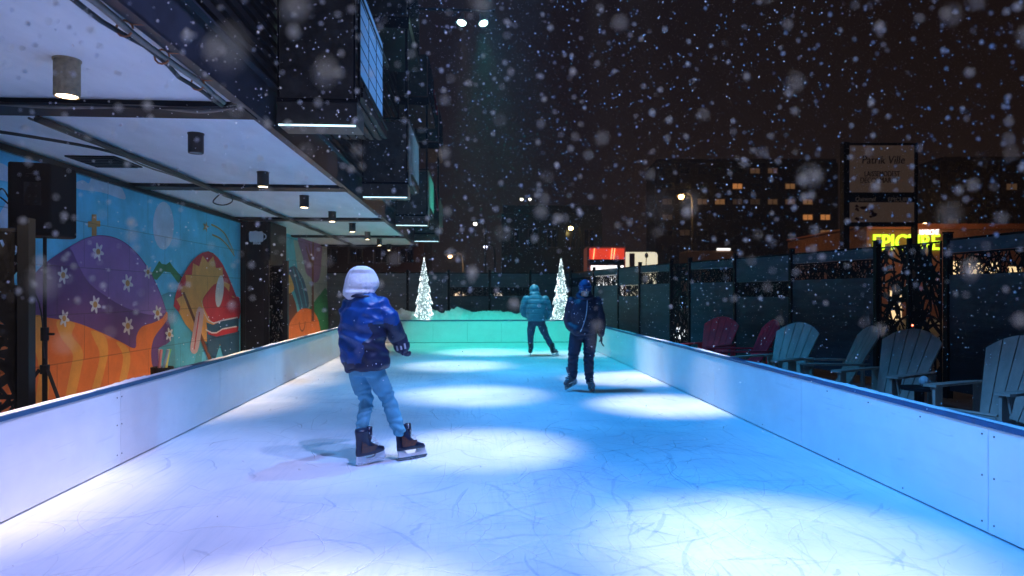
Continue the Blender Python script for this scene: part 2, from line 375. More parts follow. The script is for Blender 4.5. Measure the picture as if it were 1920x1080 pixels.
# ------------------------------------------------------------------ apartment building with canopy and balconies
bld = thing('apartment_building', 'dark apartment building with white canopy ceiling and balconies along the rink', 'building', (-4, 12, 0))
beams = [(-3.1, -2.7), (1.6, 2.02), (6.18, 6.60), (10.78, 11.16), (15.34, 15.7), (19.9, 20.25), (23.6, 23.9)]
for i in range(len(beams)-1):
    m = MB(); m.span((-5.2, beams[i][1]+.003, 3.2), (-1.97, beams[i+1][0]-.003, 3.3), B); m.build('ceiling_panel', M['ceiling'], bld)
for a, b in beams:
    m = MB(); m.span((-5.2, a, 3.15), (-1.97, b, 3.32), B); m.build('cross_beam', M['dark'], bld)
m = MB(); m.span((-1.965, -3, 3.17), (-1.93, 24, 3.56), B); m.span((-2.02, -3, 3.165), (-1.93, 24, 3.19), B); m.span((-1.93, -3, 3.54), (-1.87, 24, 3.56), B)
m.build('canopy_fascia', mat('fascia_steel', (.04, .05, .07), .4, .5, var=.35, scale=3, bump=.1, bscale=6), bld)
m = MB(); m.span((-5.18, -3, 3.10), (-5.12, 15.6, 3.17), B); m.build('ceiling_trim', M['dark'], bld)
m = MB(); m.span((-6.5, -3, 3.33), (-1.965, 24, 12), B); m.build('upper_wall', mat('upper_wall_dark', (.016, .018, .022), .7, var=.3), bld)
m = MB(); m.span((-1.95, -3, 3.60), (-1.945, 3.0, 3.61), B)
z = 3.64; k = 0
while z < 8.6:
    m = MB(); m.span((-1.96, 2.5, z), (-1.90, 24, z+.065), B); m.build('facade_batten', M['batten'], bld); z += .125 if z < 5.2 else .25; k += 1
for i, y0 in enumerate((6.95, 12.02, 16.88, 21.9)):
    y1 = y0+2.35
    m = MB(); m.span((-1.89, y0, 3.20), (-1.10, y0+.42, 3.42), B)
    bal = m.build('balcony', M['brownglass'], bld)
    def sub(nm, ma, *spans):
        q = MB()
        for a, b in spans: q.span(a, b, B)
        q.build(nm, ma, bal)
    sub('soffit', M['black'], ((-1.88, y0+.422, 3.60), (-1.11, y1, 3.70)))
    for c in range(7): sub('soffit_slat', M['black'], ((-1.86+c*.105, y0+.44, 3.572), (-1.80+c*.105, y1-.03, 3.598)))
    sub('led_strip', M['led'], ((-1.87, y0-.012, 3.185), (-1.115, y0+.012, 3.198)))
    sub('edge_rail', M['dark'], ((-1.89, y0-.006, 3.425), (-1.09, y0+.03, 3.462)), ((-1.108, y0+.424, 3.705), (-1.09, y1, 3.735)))
    sub('guard_panel', M['brownglass'], ((-1.86, y0+.005, 3.466), (-1.14, y0+.02, 4.52)))
    sub('guard_frame', M['batten'], ((-1.885, y0, 3.466), (-1.863, y0+.025, 4.55)), ((-1.137, y0, 3.466), (-1.115, y0+.025, 4.55)), ((-1.885, y0, 4.553), (-1.09, y0+.04, 4.585)), ((-1.12, y0+.044, 4.553), (-1.08, y1, 4.585)))
    if i == 0:
        for c in range(3):
            for r in range(6):
                ya = y0+.12+c*.56+.012; za = 3.75+r*.155
                sub('pane', M['frost'], ((-1.098, ya, za), (-1.088, ya+.53, za+.142)))
        for c in range(4): sub('mullion', M['dark'], ((-1.11, y0+.10+c*.56, 3.736 if c else 3.47), (-1.085, y0+.125+c*.56, 4.55)))
        for r in range(7): sub('pane_rail', M['dark'], ((-1.104, y0+.127, 3.735+r*.155), (-1.086, y0+1.775, 3.748+r*.155)))
    else:
        for c in range(14):
            sub('picket', M['chairgrey'], ((-1.10, y0+.12+c*.15, 3.737 if c > 2 else 3.466), (-1.085, y0+.14+c*.15, 4.55)))
    # upper storey of the same bay
    sub('upper_slab', M['dark'], ((-1.89, y0, 6.15), (-1.08, y1, 6.35)))
    sub('upper_post', M['batten'], ((-1.15, y0+.02, 4.59), (-1.10, y0+.07, 6.147)), ((-1.84, y0+.02, 4.59), (-1.80, y0+.06, 6.147)))
    sub('upper_guard', M['brownglass'], ((-1.86, y0+.005, 6.38), (-1.12, y0+.02, 7.4)))
    if i: sub('upper_rail', M['batten'], *[((-1.10, y0+.05+c*.25, 6.353), (-1.08, y0+.07+c*.25, 7.4)) for c in range(9)])
# red cloths over the rail of the third balcony
for (za, zb, yy, w, lab) in ((3.85, 4.62, 18.95, .5, 'red cloth draped over the lower balcony rail'), (6.5, 7.05, 18.6, .55, 'small red cloth hanging high on the upper balcony')):
    m = MB(); n = 12; rows = []
    for j in range(6):
        z = zb-(zb-za)*j/5
        rows.append([B(-1.06+.025*sin(k*1.3+j*.4)+(.015*j), yy+w*(k/n), z) for k in range(n+1)])
    vs = [p for r in rows for p in r]; back = [p+Vector((-.012, 0, 0)) for p in vs]
    W_ = n+1; fs = [(j*W_+k, j*W_+k+1, (j+1)*W_+k+1, (j+1)*W_+k) for j in range(5) for k in range(n)]
    m.add(vs, fs); m.add(back, [f[::-1] for f in fs])
    tag(m.build('red_cloth', mat('red_cloth', (.45, .02, .04), .8), smooth=True), lab, 'cloth')

# ------------------------------------------------------------------ mural wall, painted shapes laid on it
XW = -5.2
mw = thing('mural_wall', 'block wall with painted mural of purple hill, sombrero and flowers', 'mural wall', (-5.2, 9, 0))
def wall_material(name, col):
    m = mat(name, col, .6, var=.10, scale=3); t = m.node_tree; N = t.nodes.new; L = t.links.new; p = t.nodes['Principled BSDF']
    ge = N('ShaderNodeNewGeometry'); mp = N('ShaderNodeMapping'); mp.inputs['Rotation'].default_value = (0, RAD(90), RAD(90)); L(ge.outputs['Position'], mp.inputs[0])
    sp = N('ShaderNodeSeparateXYZ'); cb = N('ShaderNodeCombineXYZ'); L(ge.outputs['Position'], sp.inputs[0]); L(sp.outputs['Y'], cb.inputs['X']); L(sp.outputs['Z'], cb.inputs['Y'])
    br = N('ShaderNodeTexBrick'); br.inputs['Scale'].default_value = 1; br.inputs['Brick Width'].default_value = 1.2; br.inputs['Row Height'].default_value = .62; br.inputs['Mortar Size'].default_value = .008
    br.inputs['Color1'].default_value = br.inputs['Color2'].default_value = (1, 1, 1, 1); br.inputs['Mortar'].default_value = (0, 0, 0, 1); L(cb.outputs[0], br.inputs['Vector'])
    bp = N('ShaderNodeBump'); bp.inputs['Strength'].default_value = .5; bp.inputs['Distance'].default_value = .02; L(br.outputs['Color'], bp.inputs['Height']); L(bp.outputs[0], p.inputs['Normal'])
    src = p.inputs['Base Color'].links[0].from_socket; jx = N('ShaderNodeMix'); jx.data_type = 'RGBA'; jx.blend_type = 'MULTIPLY'; jx.inputs[0].default_value = 1; L(src, jx.inputs[6])
    rj = N('ShaderNodeMapRange'); rj.inputs[3].default_value = .62; rj.inputs[4].default_value = 1; L(br.outputs['Color'], rj.inputs[0])
    ns = N('ShaderNodeTexNoise'); ns.inputs['Scale'].default_value = 1.6; ns.inputs['Detail'].default_value = 9; ns.inputs['Roughness'].default_value = .72; L(ge.outputs['Position'], ns.inputs['Vector'])
    rs = N('ShaderNodeMapRange'); rs.inputs[1].default_value = .3; rs.inputs[2].default_value = .6; rs.inputs[3].default_value = .72; rs.inputs[4].default_value = 1; L(ns.outputs[0], rs.inputs[0])
    mu = N('ShaderNodeMath'); mu.operation = 'MULTIPLY'; L(rj.outputs[0], mu.inputs[0]); L(rs.outputs[0], mu.inputs[1]); L(mu.outputs[0], jx.inputs[7]); L(jx.outputs[2], p.inputs['Base Color'])
    return m
PC = {k: wall_material('paint_'+k, c) for k, c in dict(sky=(.13, .64, .92), skyd=(.08, .48, .70), purple=(.12, .05, .22), lilac=(.26, .15, .46), orange=(.74, .19, .045), amber=(.76, .36, .08),
     tan=(.78, .40, .12), cloud=(.62, .74, .88), green=(.02, .22, .10), red=(.52, .035, .06), navy=(.02, .10, .20), white=(.75, .76, .8), brown=(.16, .05, .03), pink=(.62, .45, .48),
     teal=(.07, .36, .50), yellow=(.55, .45, .10), pale=(.35, .42, .40), violet=(.24, .14, .32), gold=(.50, .30, .10)).items()}
m = MB(); m.span((-5.35, -3, 0), (XW, 15.68, 3.2), B); m.build('wall', PC['sky'], mw)
seam = MB(); seam.span((XW, 3, .395), (XW+.004, 15.6, .405), B); seam.build('panel_joint', M['dark'], mw)
LAY = [0]
def shape(parent, name, col, pts, x0=XW, closed=True, smooth=6, lift=None):
    """a flat patch of paint on the wall, outlined by points seen on the wall"""
    if lift is None: LAY[0] += 1; lift = .002+.0004*LAY[0]
    w = [on_wall(u, v, x0) for u, v in pts]
    if smooth: w = cat(w, smooth, True)
    m = MB(); o = Vector((lift, 0, 0)); m.add([p+o for p in w], [list(range(len(w)))]); 
    m.prism([p for p in w], o) if False else None
    b = m.build(name, PC[col], parent)
    bm = bmesh.new(); bm.from_mesh(b.data); bmesh.ops.triangulate(bm, faces=bm.faces[:], ngon_method='EAR_CLIP'); bm.normal_update()
    bm.to_mesh(b.data); bm.free(); return b
def ellp(cu, cv, ru, rv, n=20, a=0): return [(cu+ru*cos(t)*cos(a)-rv*sin(t)*sin(a), cv+ru*cos(t)*sin(a)+rv*sin(t)*cos(a)) for t in [2*pi*i/n for i in range(n)]]
sh = lambda *a, **k: shape(mw, *a, **k)
sh('grey_peak', 'cloud', [(-40, 470), (36, 335), (60, 360), (60, 480)], smooth=0)
sh('cloud', 'cloud', [(-20, 302), (2, 306), (13, 312), (22, 322), (26, 341), (0, 338), (-20, 336)], smooth=4)
sh('cloud', 'cloud', [(142, 343), (155, 338), (166, 344), (171, 333), (184, 328), (197, 333), (210, 346), (222, 347), (231, 358), (233, 374), (192, 361), (145, 354)], smooth=4)
sh('pale_moon', 'cloud', ellp(306, 423, 19.5, 45), smooth=0)
sh('water', 'teal', [(286, 560), (316, 548), (362, 548), (385, 600), (375, 705), (270, 720)], smooth=0)
sh('path', 'skyd', [(336, 560), (372, 640), (360, 700), (330, 705), (324, 590)], smooth=0)
sh('green_arch', 'green', [(280, 520), (298, 489), (303, 495), (311, 496), (318, 491), (323, 499), (341, 520), (334, 531), (319, 511), (307, 509), (293, 525)], smooth=0)
sh('purple_hill', 'purple', [(-60, 640), (-20, 580), (20, 556), (60, 517), (88, 490), (132, 461), (164, 445), (192, 441), (224, 449), (252, 470), (277, 502), (296, 540), (310, 578), (318, 610), (321, 634), (312, 645), (296, 655), (286, 690), (60, 700)])
sh('lilac_hill', 'lilac', [(132, 462), (164, 446.5), (192, 442.5), (224, 450.5), (251, 471.5), (276, 503.5), (295, 541), (309, 578), (310, 586), (280, 590), (236, 577), (199, 556), (167, 531), (148, 500), (136, 473)], smooth=4)
sh('orange_ground', 'orange', [(-60, 570), (0, 580), (60, 590), (91, 596), (139, 604), (186, 622), (224, 640), (252, 653), (255, 631), (265, 613), (287, 605), (303, 597), (312, 585), (314, 597), (303, 613), (289, 632), (283, 656), (284, 682), (290, 700), (290, 760), (200, 830), (60, 900), (-60, 950)], smooth=4)
for p in ([(106, 601), (139, 606), (134, 629), (154, 657), (151, 695), (132, 770), (118, 770), (131, 695), (135, 663), (113, 632)], [(170, 620), (195, 629), (202, 657), (195, 695), (180, 745), (168, 745), (186, 670), (176, 638)],
          [(217, 641), (239, 653), (243, 682), (230, 730), (220, 730), (230, 670)], [(62, 594), (82, 598), (78, 640), (92, 690), (86, 760), (66, 760), (72, 690), (60, 640)]):
    sh('amber_stripe', 'amber', p, smooth=4)
sh('cross', 'gold', [(171, 442), (171, 426), (164, 426), (164, 415), (171, 415), (171, 402), (180, 402), (180, 414), (187, 414), (187, 425), (180, 425), (180, 442)], smooth=0)
for (u, v, s) in ((183, 472, 1), (117, 516, 1), (238, 531, 1), (177, 571, 1), (276, 510, .75), (294, 587, .85), (238, 611, 1), (316, 627, .75), (118, 597, .95)):
    f = sh('flower', 'white', [(u+s*11*(.74+.26*cos(6*a))*cos(a+.25), v+s*18*(.74+.26*cos(6*a))*sin(a+.25)) for a in [2*pi*i/48 for i in range(48)]], smooth=0)
    shape(f, 'flower_centre', 'gold', ellp(u, v, 4*s, 6*s, 12), smooth=0)
arc_o = [(324, 574), (326, 560), (329, 548), (333, 536), (338, 524), (344, 512), (351, 500), (359, 489), (368, 480), (378, 474), (389, 471), (399, 475), (408, 484), (417, 497), (425, 514), (432, 531), (438, 546), (442, 556)]
sh('sombrero_brim', 'red', arc_o+[(438, 590), (384, 600), (358, 618), (346, 604), (334, 586)], smooth=0)
zz = []
cxs, cys = 386, 578
for i, (u, v) in enumerate(arc_o):
    k = .95 if i % 2 else .80
    zz.append((cxs+(u-cxs)*k, cys+(v-cys)*k))
sh('sombrero', 'tan', zz+[(436, 640), (405, 650), (384, 640), (364, 628), (346, 608), (334, 586)], smooth=0)
sh('brown_stick', 'brown', [(340, 549), (344, 547), (396, 674), (390, 677)], smooth=0)
sh('red_shawl', 'red', [(378, 565), (390, 544), (405, 531), (423, 540), (435, 558), (447, 558), (447, 598), (414, 602), (399, 607), (387, 590)], smooth=3)
sh('trousers', 'navy', [(386, 622), (447, 620), (447, 662), (417, 668), (411, 645), (402, 674), (387, 660)], smooth=0)
sh('blue_band', 'navy', [(385, 604), (398, 609), (414, 602), (446, 596), (446, 612), (414, 618), (402, 625), (387, 619)], smooth=0)
sh('red_hem', 'red', [(387, 619), (402, 625), (414, 618), (446, 612), (444, 622), (404, 631), (389, 627)], smooth=0)
for a in ([(376, 563), (381, 586), (388, 600), (399, 606), (414, 601), (444, 595)], [(384, 618), (395, 624), (404, 624), (415, 617), (442, 612)]):
    sh('white_trim', 'white', [(u, v-1.2) for u, v in a]+[(u, v+1.2) for u, v in a[::-1]], smooth=0)
sh('white_beard', 'white', ellp(410, 546, 7.5, 30, 20, .1), smooth=0)
sh('surfboard', 'pink', [(368, 579), (376, 577), (380, 584), (377, 615), (368, 660), (355, 657), (359, 625)], smooth=3)
sh('surfboard_stripe', 'red', [(371, 585), (373, 585), (363, 655), (361, 655)], smooth=0)
sh('star', 'gold', [(384+(8 if i % 2 == 0 else 3.2)*cos(pi*i/5)*.8, 425+(11 if i % 2 == 0 else 4.2)*sin(pi*i/5)) for i in range(10)], smooth=0)
for a in ([(394, 421), (408, 428), (422, 442), (437, 474)], [(396, 440), (412, 448), (426, 462), (438, 480)]):
    c = cat([(u, v, 0) for u, v in a], 6); sh('star_trail', 'gold', [(p.x, p.y-1.6) for p in c]+[(p.x, p.y+1.6) for p in c[::-1]], smooth=0)

# second mural beyond the dark doorway
m2 = thing('mural_wall', 'far mural with rainbow, purple tree and orange mound past the doorway', 'mural wall', (-5, 20, 0))
X2 = -5.2; sh2 = lambda *a, **k: shape(m2, *a, x0=X2, **k)
m = MB(); m.span((-5.35, 15.69, 0), (X2, 23.9, 3.2), B); m.build('wall', wall_material('paint_far_sky', (.08, .46, .62)), m2)
LAY[0] = 0
def arcband(r0, r1): return [(508+r1[0]*sin(t), 512-r1[1]*cos(t)) for t in [i*pi/20 for i in range(11)]]+[(508+r0[0]*sin(t), 512-r0[1]*cos(t)) for t in [i*pi/20 for i in range(10, -1, -1)]]
for nm, c, a, b in (('rainbow_blue', 'teal', (24, 58), (30, 70)), ('rainbow_green', 'green', (20, 50), (25.5, 59)), ('rainbow_yellow', 'yellow', (16, 42), (21, 51)), ('rainbow_red', 'red', (11, 30), (17, 43))):
    sh2(nm, c, arcband(a, b), smooth=0)
sh2('pale_grass', 'pale', [(550, 450), (613, 458), (613, 560), (585, 600), (560, 520)], smooth=0)
sh2('purple_leaves', 'violet', [(558, 445), (580, 447), (602, 452), (603, 480), (599, 520), (590, 530), (582, 520), (574, 512), (567, 480)], smooth=4)
sh2('green_hill', 'green', [(575, 590), (589, 566), (600, 552), (613, 545), (613, 640), (580, 650)], smooth=3)
sh2('blue_cape', 'navy', [(541, 505), (552, 499), (560, 508), (569, 524), (577, 553), (578, 576), (564, 584), (557, 562), (547, 530)], smooth=3)
for a in ([(549, 503), (556, 530), (563, 560), (567, 578)], [(556, 506), (565, 530), (571, 555), (574, 574)]):
    sh2('cape_stripe', 'teal', [(u-.8, v) for u, v in a]+[(u+.8, v) for u, v in a[::-1]], smooth=0)
sh2('sleeping_figure', 'brown', [(540, 545), (549, 555), (557, 585), (548, 605), (540, 610)], smooth=3)
sh2('tan_face', 'tan', [(541, 515), (547, 525), (551, 542), (543, 550), (540, 545)], smooth=3)
sh2('orange_mound', 'orange', [(536, 650), (541, 612), (551, 593), (566, 579), (583, 580), (594, 594), (600, 616), (604, 650)], smooth=4)
sh2('tree_trunk', 'brown', [(585.5, 448), (588, 448), (587.5, 500), (588.5, 602), (583.5, 602), (584.5, 500)], smooth=0)
for a in ((572, 462), (578, 455), (598, 460)):
    sh2('tree_branch', 'brown', [(a[0], a[1]), (a[0]+1.2, a[1]), (587, 500), (585, 506)], smooth=0)
sh2('rope_loop', 'brown', [(566+q*6*cos(t), 604+q*18*sin(t)) for q in (1,) for t in [i*pi/12 for i in range(13)]]+[(566+5*cos(t), 602+17*sin(t)) for t in [i*pi/12 for i in range(12, -1, -1)]], smooth=0)

# dark doorway block with the small white sign
db = thing('doorway_block', 'dark doorway block between the two murals with a white sign', 'doorway', (-4.7, 15.7, 0))
m = MB(); m.span((-5.198, 15.72, 0), (-4.54, 17.0, 3.14), B); m.build('block', M['dark'], db)
m = MB(); m.span((-5.15, 15.70, 0), (-5.08, 15.717, 3.1), B); m.span((-4.62, 15.70, 0), (-4.55, 15.717, 3.1), B); m.build('jamb', M['batten'], db)
sgn = thing('mug_sign', 'small white beer mug sign on the dark doorway block', 'sign', B(-4.83, 15.69, 2.75))
WS = mat('white_sign_vinyl', (.72, .76, .82), .5, var=.05)
m = MB()
m.prism([B(-4.83, 15.69, 2.80)+Vector((x, 0, z)) for x, z in [(-.17, -.09), (-.15, -.12), (.11, -.12), (.14, -.09), (.14, .08), (.11, .12), (.03, .11), (-.03, .13), (-.10, .115), (-.15, .12), (-.175, .08)]], (0, .012, 0))
m.build('mug', WS, sgn)
m = MB(); c0 = B(-4.83, 15.69, 2.80)+Vector((.15, .006, 0)); m.tube([c0+Vector((.05*sin(t), 0, .06*cos(t))) for t in [i*pi/8 for i in range(9)]], .011, 6); m.build('mug_handle', WS, sgn)
o = link('lettering', text_mesh('BVDLR', .075, .006, WS, .17, bold=.004), sgn); o.location = Vector((-.0, 0, -.1))

# ------------------------------------------------------------------ canopy fixtures
ords = ['nearest', 'second', 'third', 'fourth', 'fifth', 'sixth', 'seventh', 'eighth', 'farthest']
for i in range(9):
    y = 5.15+2.27*i; p = B(-2.86, y, 3.2)
    lab = {0: 'nearest canopy downlight, lit, in a pale concrete housing', 1: 'unlit dark canopy downlight, second from the camera'}.get(i, f'lit bronze canopy downlight, {ords[i]} from the camera' if i < 8 else 'farthest lit bronze canopy downlight, at the canopy end')
    t = thing('canopy_downlight', lab, 'downlight', p, group='downlights along the canopy ceiling')
    hm = M['conc'] if i == 0 else M['bronze']
    m = MB(); r = .086 if i == 0 else .078; h = .27 if i == 0 else .21
    n = 28; prof = [(r*.95, 0), (r, -.01), (r, -h+.012), (r*.97, -h), (r*.86, -h), (r*.80, -h+.05)]
    m.rings([[p+Vector((a*cos(2*pi*k/n), a*sin(2*pi*k/n), z)) for k in range(n)] for a, z in prof], cap=True)
    m.build('housing', hm, t, True)
    m = MB(); m.cyl(p+Vector((0, 0, -h+.012)), p+Vector((0, 0, -h+.004)), r*.78, n=20); m.build('lens', M['bulboff'] if i == 1 else M['bulb'], t)
    m = MB(); m.cyl(p+Vector((0, 0, -.012)), p+Vector((0, 0, 0)), r*1.08, n=24); m.build('ceiling_plate', hm, t)
    if i != 1:
        spot('downlight_beam', p+Vector((0, 0, -h-.01)), p+Vector((-1.2, 0, -3.2)), (1, .74, .52), 330, 78, .9, .05, t)
v_ = thing('ceiling_vent', 'black rectangular vent recessed in the canopy ceiling', 'vent', B(-4.6, 9.0, 3.19))
m = MB(); m.span((-4.92, 8.68, 3.18), (-4.33, 9.38, 3.197), B); m.build('frame', M['black'], v_)
for k in range(6):
    m = MB(); m.span((-4.88, 8.72+.11*k, 3.166), (-4.37, 8.78+.11*k, 3.178), B); m.build('slat', M['dark'], v_)
def wob(y, k, a): return a*noise.noise(Vector((y*.9, k*7.3, 0)))
def cable(name, label, path, r, ma, n=6): return tag(MB().tube(path, r, n).build(name, ma, smooth=True), label, 'cable')
for k, (dx, r, lab, ma) in enumerate(((0, .035, 'thick black cable bundle running lengthwise under the canopy ceiling', 'rubber'), (.05, .014, 'thin black cable beside the thick ceiling bundle', 'rubber'), (-.045, .012, 'thin grey cable clipped along the ceiling bundle', 'grey'))):
    cable('ceiling_cable', lab, [B(-4.02+dx+wob(y, k, .05), y, 3.155-abs(wob(y, k+3, .05))) for y in [6.7+.35*j for j in range(48)]], r, M[ma])
cable('ceiling_cable', 'loose black cable looping out from the ceiling bundle at left', cat([B(-5.1, 6.0, 3.05), B(-4.8, 6.7, 3.08), B(-4.45, 7.2, 3.1), B(-4.1, 7.9, 3.12), B(-4.02, 8.8, 3.14)], 6), .018, M['rubber'])
cable('ceiling_cable', 'grey cable lying along the first cross beam', cat([B(-5.1, 6.16, 3.13), B(-4.4, 6.15, 3.16), B(-3.6, 6.16, 3.12), B(-2.8, 6.15, 3.135), B(-2.3, 6.15, 3.10), B(-1.99, 6.12, 3.15)], 6), .016, M['grey'])
cable('ceiling_cable', 'black cable lying along the first cross beam', cat([B(-5.1, 6.13, 3.10), B(-4.3, 6.14, 3.13), B(-3.4, 6.14, 3.14), B(-2.6, 6.13, 3.12), B(-1.99, 6.1, 3.13)], 6), .012, M['rubber'])
for k, (r, ma, lab) in enumerate(((.022, 'grey', 'grey cable tied along the near canopy edge'), (.016, 'rubber', 'black cable tied along the near canopy edge'))):
    cable('edge_cable', lab, [B(-2.05-.03*k+wob(y*2, k, .06), y, 3.15-.03*k-abs(wob(y*2, k+9, .05))) for y in [2.4+.2*j for j in range(19)]], r, M[ma])
for j, y in enumerate((4.35, 4.85, 5.45)):
    m = MB(); m.tube([B(-2.06+.05*cos(a), y, 3.135+.05*sin(a)) for a in [i*pi/6 for i in range(12)]], .007, 5); m.tube([B(-2.01, y, 3.16), B(-1.95, y+.02, 3.17)], .006, 5)
    tag(m.build('cable_tie', M['copper']), ('copper coloured cable tie highest on the canopy edge', 'copper coloured cable tie in the middle of the canopy edge', 'copper coloured cable tie nearest the first cross beam')[j], 'cable tie', 'copper ties on the canopy edge')
cable('ceiling_cable', 'small loop of black cable hanging below the second cross beam', cat([B(-4.0, 11.2, 3.1), B(-4.12, 11.25, 2.98), B(-3.98, 11.3, 2.94), B(-3.84, 11.3, 3.0), B(-3.86, 11.3, 3.12)], 6), .01, M['rubber'])

# flood lamps on a pipe arm high over the rink
arm = MB(); arm.tube([(-1.75, 16.25, 8.25), (.7, 16.25, 8.25)], .03, 8)
tag(arm.build('pipe_arm', M['dark']), 'dark horizontal pipe carrying the two high flood lamps', 'pipe')
FL = mat('cool_flood_glass', (.8, 1, .95), emit=(.55, 1.0, .85), estr=14, var=0)
for k, (x, lab) in enumerate(((-.06, 'left of the two lit flood lamps high over the rink'), (.40, 'right of the two lit flood lamps high over the rink'))):
    t = thing('flood_lamp', lab, 'flood lamp', (x, 16.2, 7.9), group='flood lamps on the pipe arm')
    a = Vector((.25 if k else -.15, -.35, -1)).normalized(); c = Vector((x, 16.2, 8.05)); q = a.to_track_quat('Z', 'Y').to_matrix(); n = 20
    m = MB(); m.rings([[c+q @ Vector((r*cos(2*pi*i/n), r*sin(2*pi*i/n), z)) for i in range(n)] for r, z in ((.035, -.12), (.04, -.02), (.07, .04), (.105, .10), (.115, .16), (.108, .16), (.095, .10))], True); m.build('shade', M['white'], t, True)
    m = MB(); m.ell(c+a*.135, (.098, .098, .05), q); m.build('bulb', FL, t, True)
    m = MB(); m.tube([c-a*.10, Vector((x, 16.22, 8.16)), Vector((x, 16.25, 8.235))], .012, 6); m.build('bracket', M['dark'], t)

# ------------------------------------------------------------------ cut-steel screens and fences
def cutwork(w, h, cell, seed, wd, frame=.025):
    """laser-cut screen: crossing curved strips in a frame, x along, z up, about 6 mm thick"""
    rn = random.Random(seed); m = MB(); th = .006
    def strip(path, wid):
        n = len(path); f = []; bq = []
        for i, p in enumerate(path):
            t = (path[min(i+1, n-1)]-path[max(i-1, 0)]).normalized(); nn = Vector((-t.z, 0, t.x)); ww = wid*(.6+.6*sin(pi*i/(n-1)))
            for s in (1, -1):
                q = p+nn*s*ww/2; q = Vector((min(max(q.x, 0), w), 0, min(max(q.z, 0), h))); f.append(q); bq.append(q+Vector((0, th, 0)))
        k = 2*n
        fs = [(2*i, 2*i+1, 2*i+3, 2*i+2) for i in range(n-1)]+[(k+2*i+2, k+2*i+3, k+2*i+1, k+2*i) for i in range(n-1)]
        fs += [(2*i+2, k+2*i+2, k+2*i, 2*i) for i in range(n-1)]+[(2*i+1, k+2*i+1, k+2*i+3, 2*i+3) for i in range(n-1)]
        m.add(f+bq, fs)
    cnt = int(2.4*w*h/cell**2)+4
    for _ in range(cnt):
        c = Vector((rn.uniform(0, w), 0, rn.uniform(0, h))); L = cell*rn.uniform(1.6, 4.2); a = rn.uniform(0, pi)
        if rn.random() < .5: a = rn.choice((pi*.3, pi*.7, pi*.5))+rn.uniform(-.35, .35)
        cv = rn.uniform(-.5, .5)*L; d = Vector((cos(a), 0, sin(a))); nn = Vector((-d.z, 0, d.x))
        path = [c+d*(L*(t/6-.5))+nn*cv*((t/6-.5)**2*4-.5)*.5 for t in range(7)]
        strip(path, wd*rn.uniform(.6, 1.5))
    for a, b in (((0, 0), (w, frame)), ((0, h-frame), (w, h)), ((0, frame), (frame, h-frame)), ((w-frame, frame), (w, h-frame))):
        m.span((a[0], -.006, a[1]), (b[0], .014, b[1]))
    return m

FZ = 2.3; RH = .165
def fence_run(label, stations, kinds, seed, post_h=2.38, insert_cell=.065):
    """posts at the stations; kinds: s solid, h insert high, l insert low, t full-height screen"""
    st = [Vector((x, y, 0)) for x, y in stations]; r = thing('privacy_fence', label, 'fence', st[0])
    for p in st:
        m = MB(); m.box((p.x, p.y, post_h/2), (.09, .09, post_h)); m.box((p.x, p.y, post_h+.012), (.105, .105, .02)); m.build('post', M['post'], r)
    for i, kd in enumerate(kinds):
        a, b = st[i], st[i+1]; d = (b-a); L = d.length; d.normalize(); a2 = a+d*.05; Lp = L-.10; rz = math.atan2(d.y, d.x); nrm = Vector((-d.y, d.x, 0))
        def screen(z0, hh, cell, wd):
            me = cutwork(Lp, hh, cell, seed+i*13, wd).mesh('screen_insert', M['cut'])
            o = link('screen_insert', me, r, a2+Vector((0, 0, z0))-st[0]); o.rotation_euler.z = rz
        if kd == 't': screen(.12, 2.15, .13, .026); continue
        skip = {'h': (10, 11), 'l': (8, 9), 's': (), 'b': (1, 2, 3)}[kd]
        for k in range(13):
            if k in skip: continue
            z0 = .11+k*RH+.003; c = a2+d*Lp/2
            m = MB(); jit = random.uniform(-.003, .003)
            m.box((c.x+nrm.x*jit, c.y+nrm.y*jit, z0+RH/2), (Lp, .03, RH-.007), rz=rz); m.box((c.x+nrm.x*(.012+jit), c.y+nrm.y*(.012+jit), z0+RH), (Lp, .008, .03), rz=rz); m.build('board', M['fence'], r)
        if skip: screen(.11+skip[0]*RH, RH*len(skip), insert_cell, .014)
        m = MB(); c = a2+d*Lp/2; m.box((c.x, c.y, 2.285), (Lp, .05, .03), rz=rz); m.build('top_rail', M['post'], r)
    return r
# near right run, ornamental gate, slanting right run, rear run
fence_run('near end of the right fence with one wide cut-out strip', [(7.25, 4.6), (7.12, 6.9), (6.97, 9.42)], 'hh', 3, insert_cell=.085)
gt = thing('ornamental_gate', 'tall cut-steel gate screen with leafy pattern before the yellow green sign', 'gate', (6.95, 9.5, 0))
for k, (p, q) in enumerate((((6.95, 9.52), (6.91, 10.16)), ((6.905, 10.22), (6.865, 10.86)))):
    d = Vector((q[0]-p[0], q[1]-p[1], 0)); me = cutwork(d.length, 2.2, .19, 71+k, .04).mesh('gate_leaf', M['cut'])
    o = link('gate_leaf', me, gt, Vector((p[0], p[1], .08))-gt.location); o.rotation_euler.z = math.atan2(d.y, d.x)
m = MB(); m.box((6.91, 10.19, 1.19), (.06, .05, 2.38)); m.build('gate_post', M['post'], gt)
fence_run('slanting right fence with small cut-out strips behind the chairs', [(6.85, 10.93), (6.40, 13.0), (5.98, 14.75), (5.47, 16.3), (5.25, 17.1), (4.87, 18.75), (4.62, 20.3), (4.25, 22.3), (3.95, 25.1)], 'hlhthlhh', 11)
fence_run('rear fence behind the snow bank and lit trees', [(3.9, 25.15), (2.4, 25.2), (.9, 25.2), (-.6, 25.2), (-2.1, 25.2), (-3.6, 25.2), (-5.1, 25.2)], 'sllsss', 29)
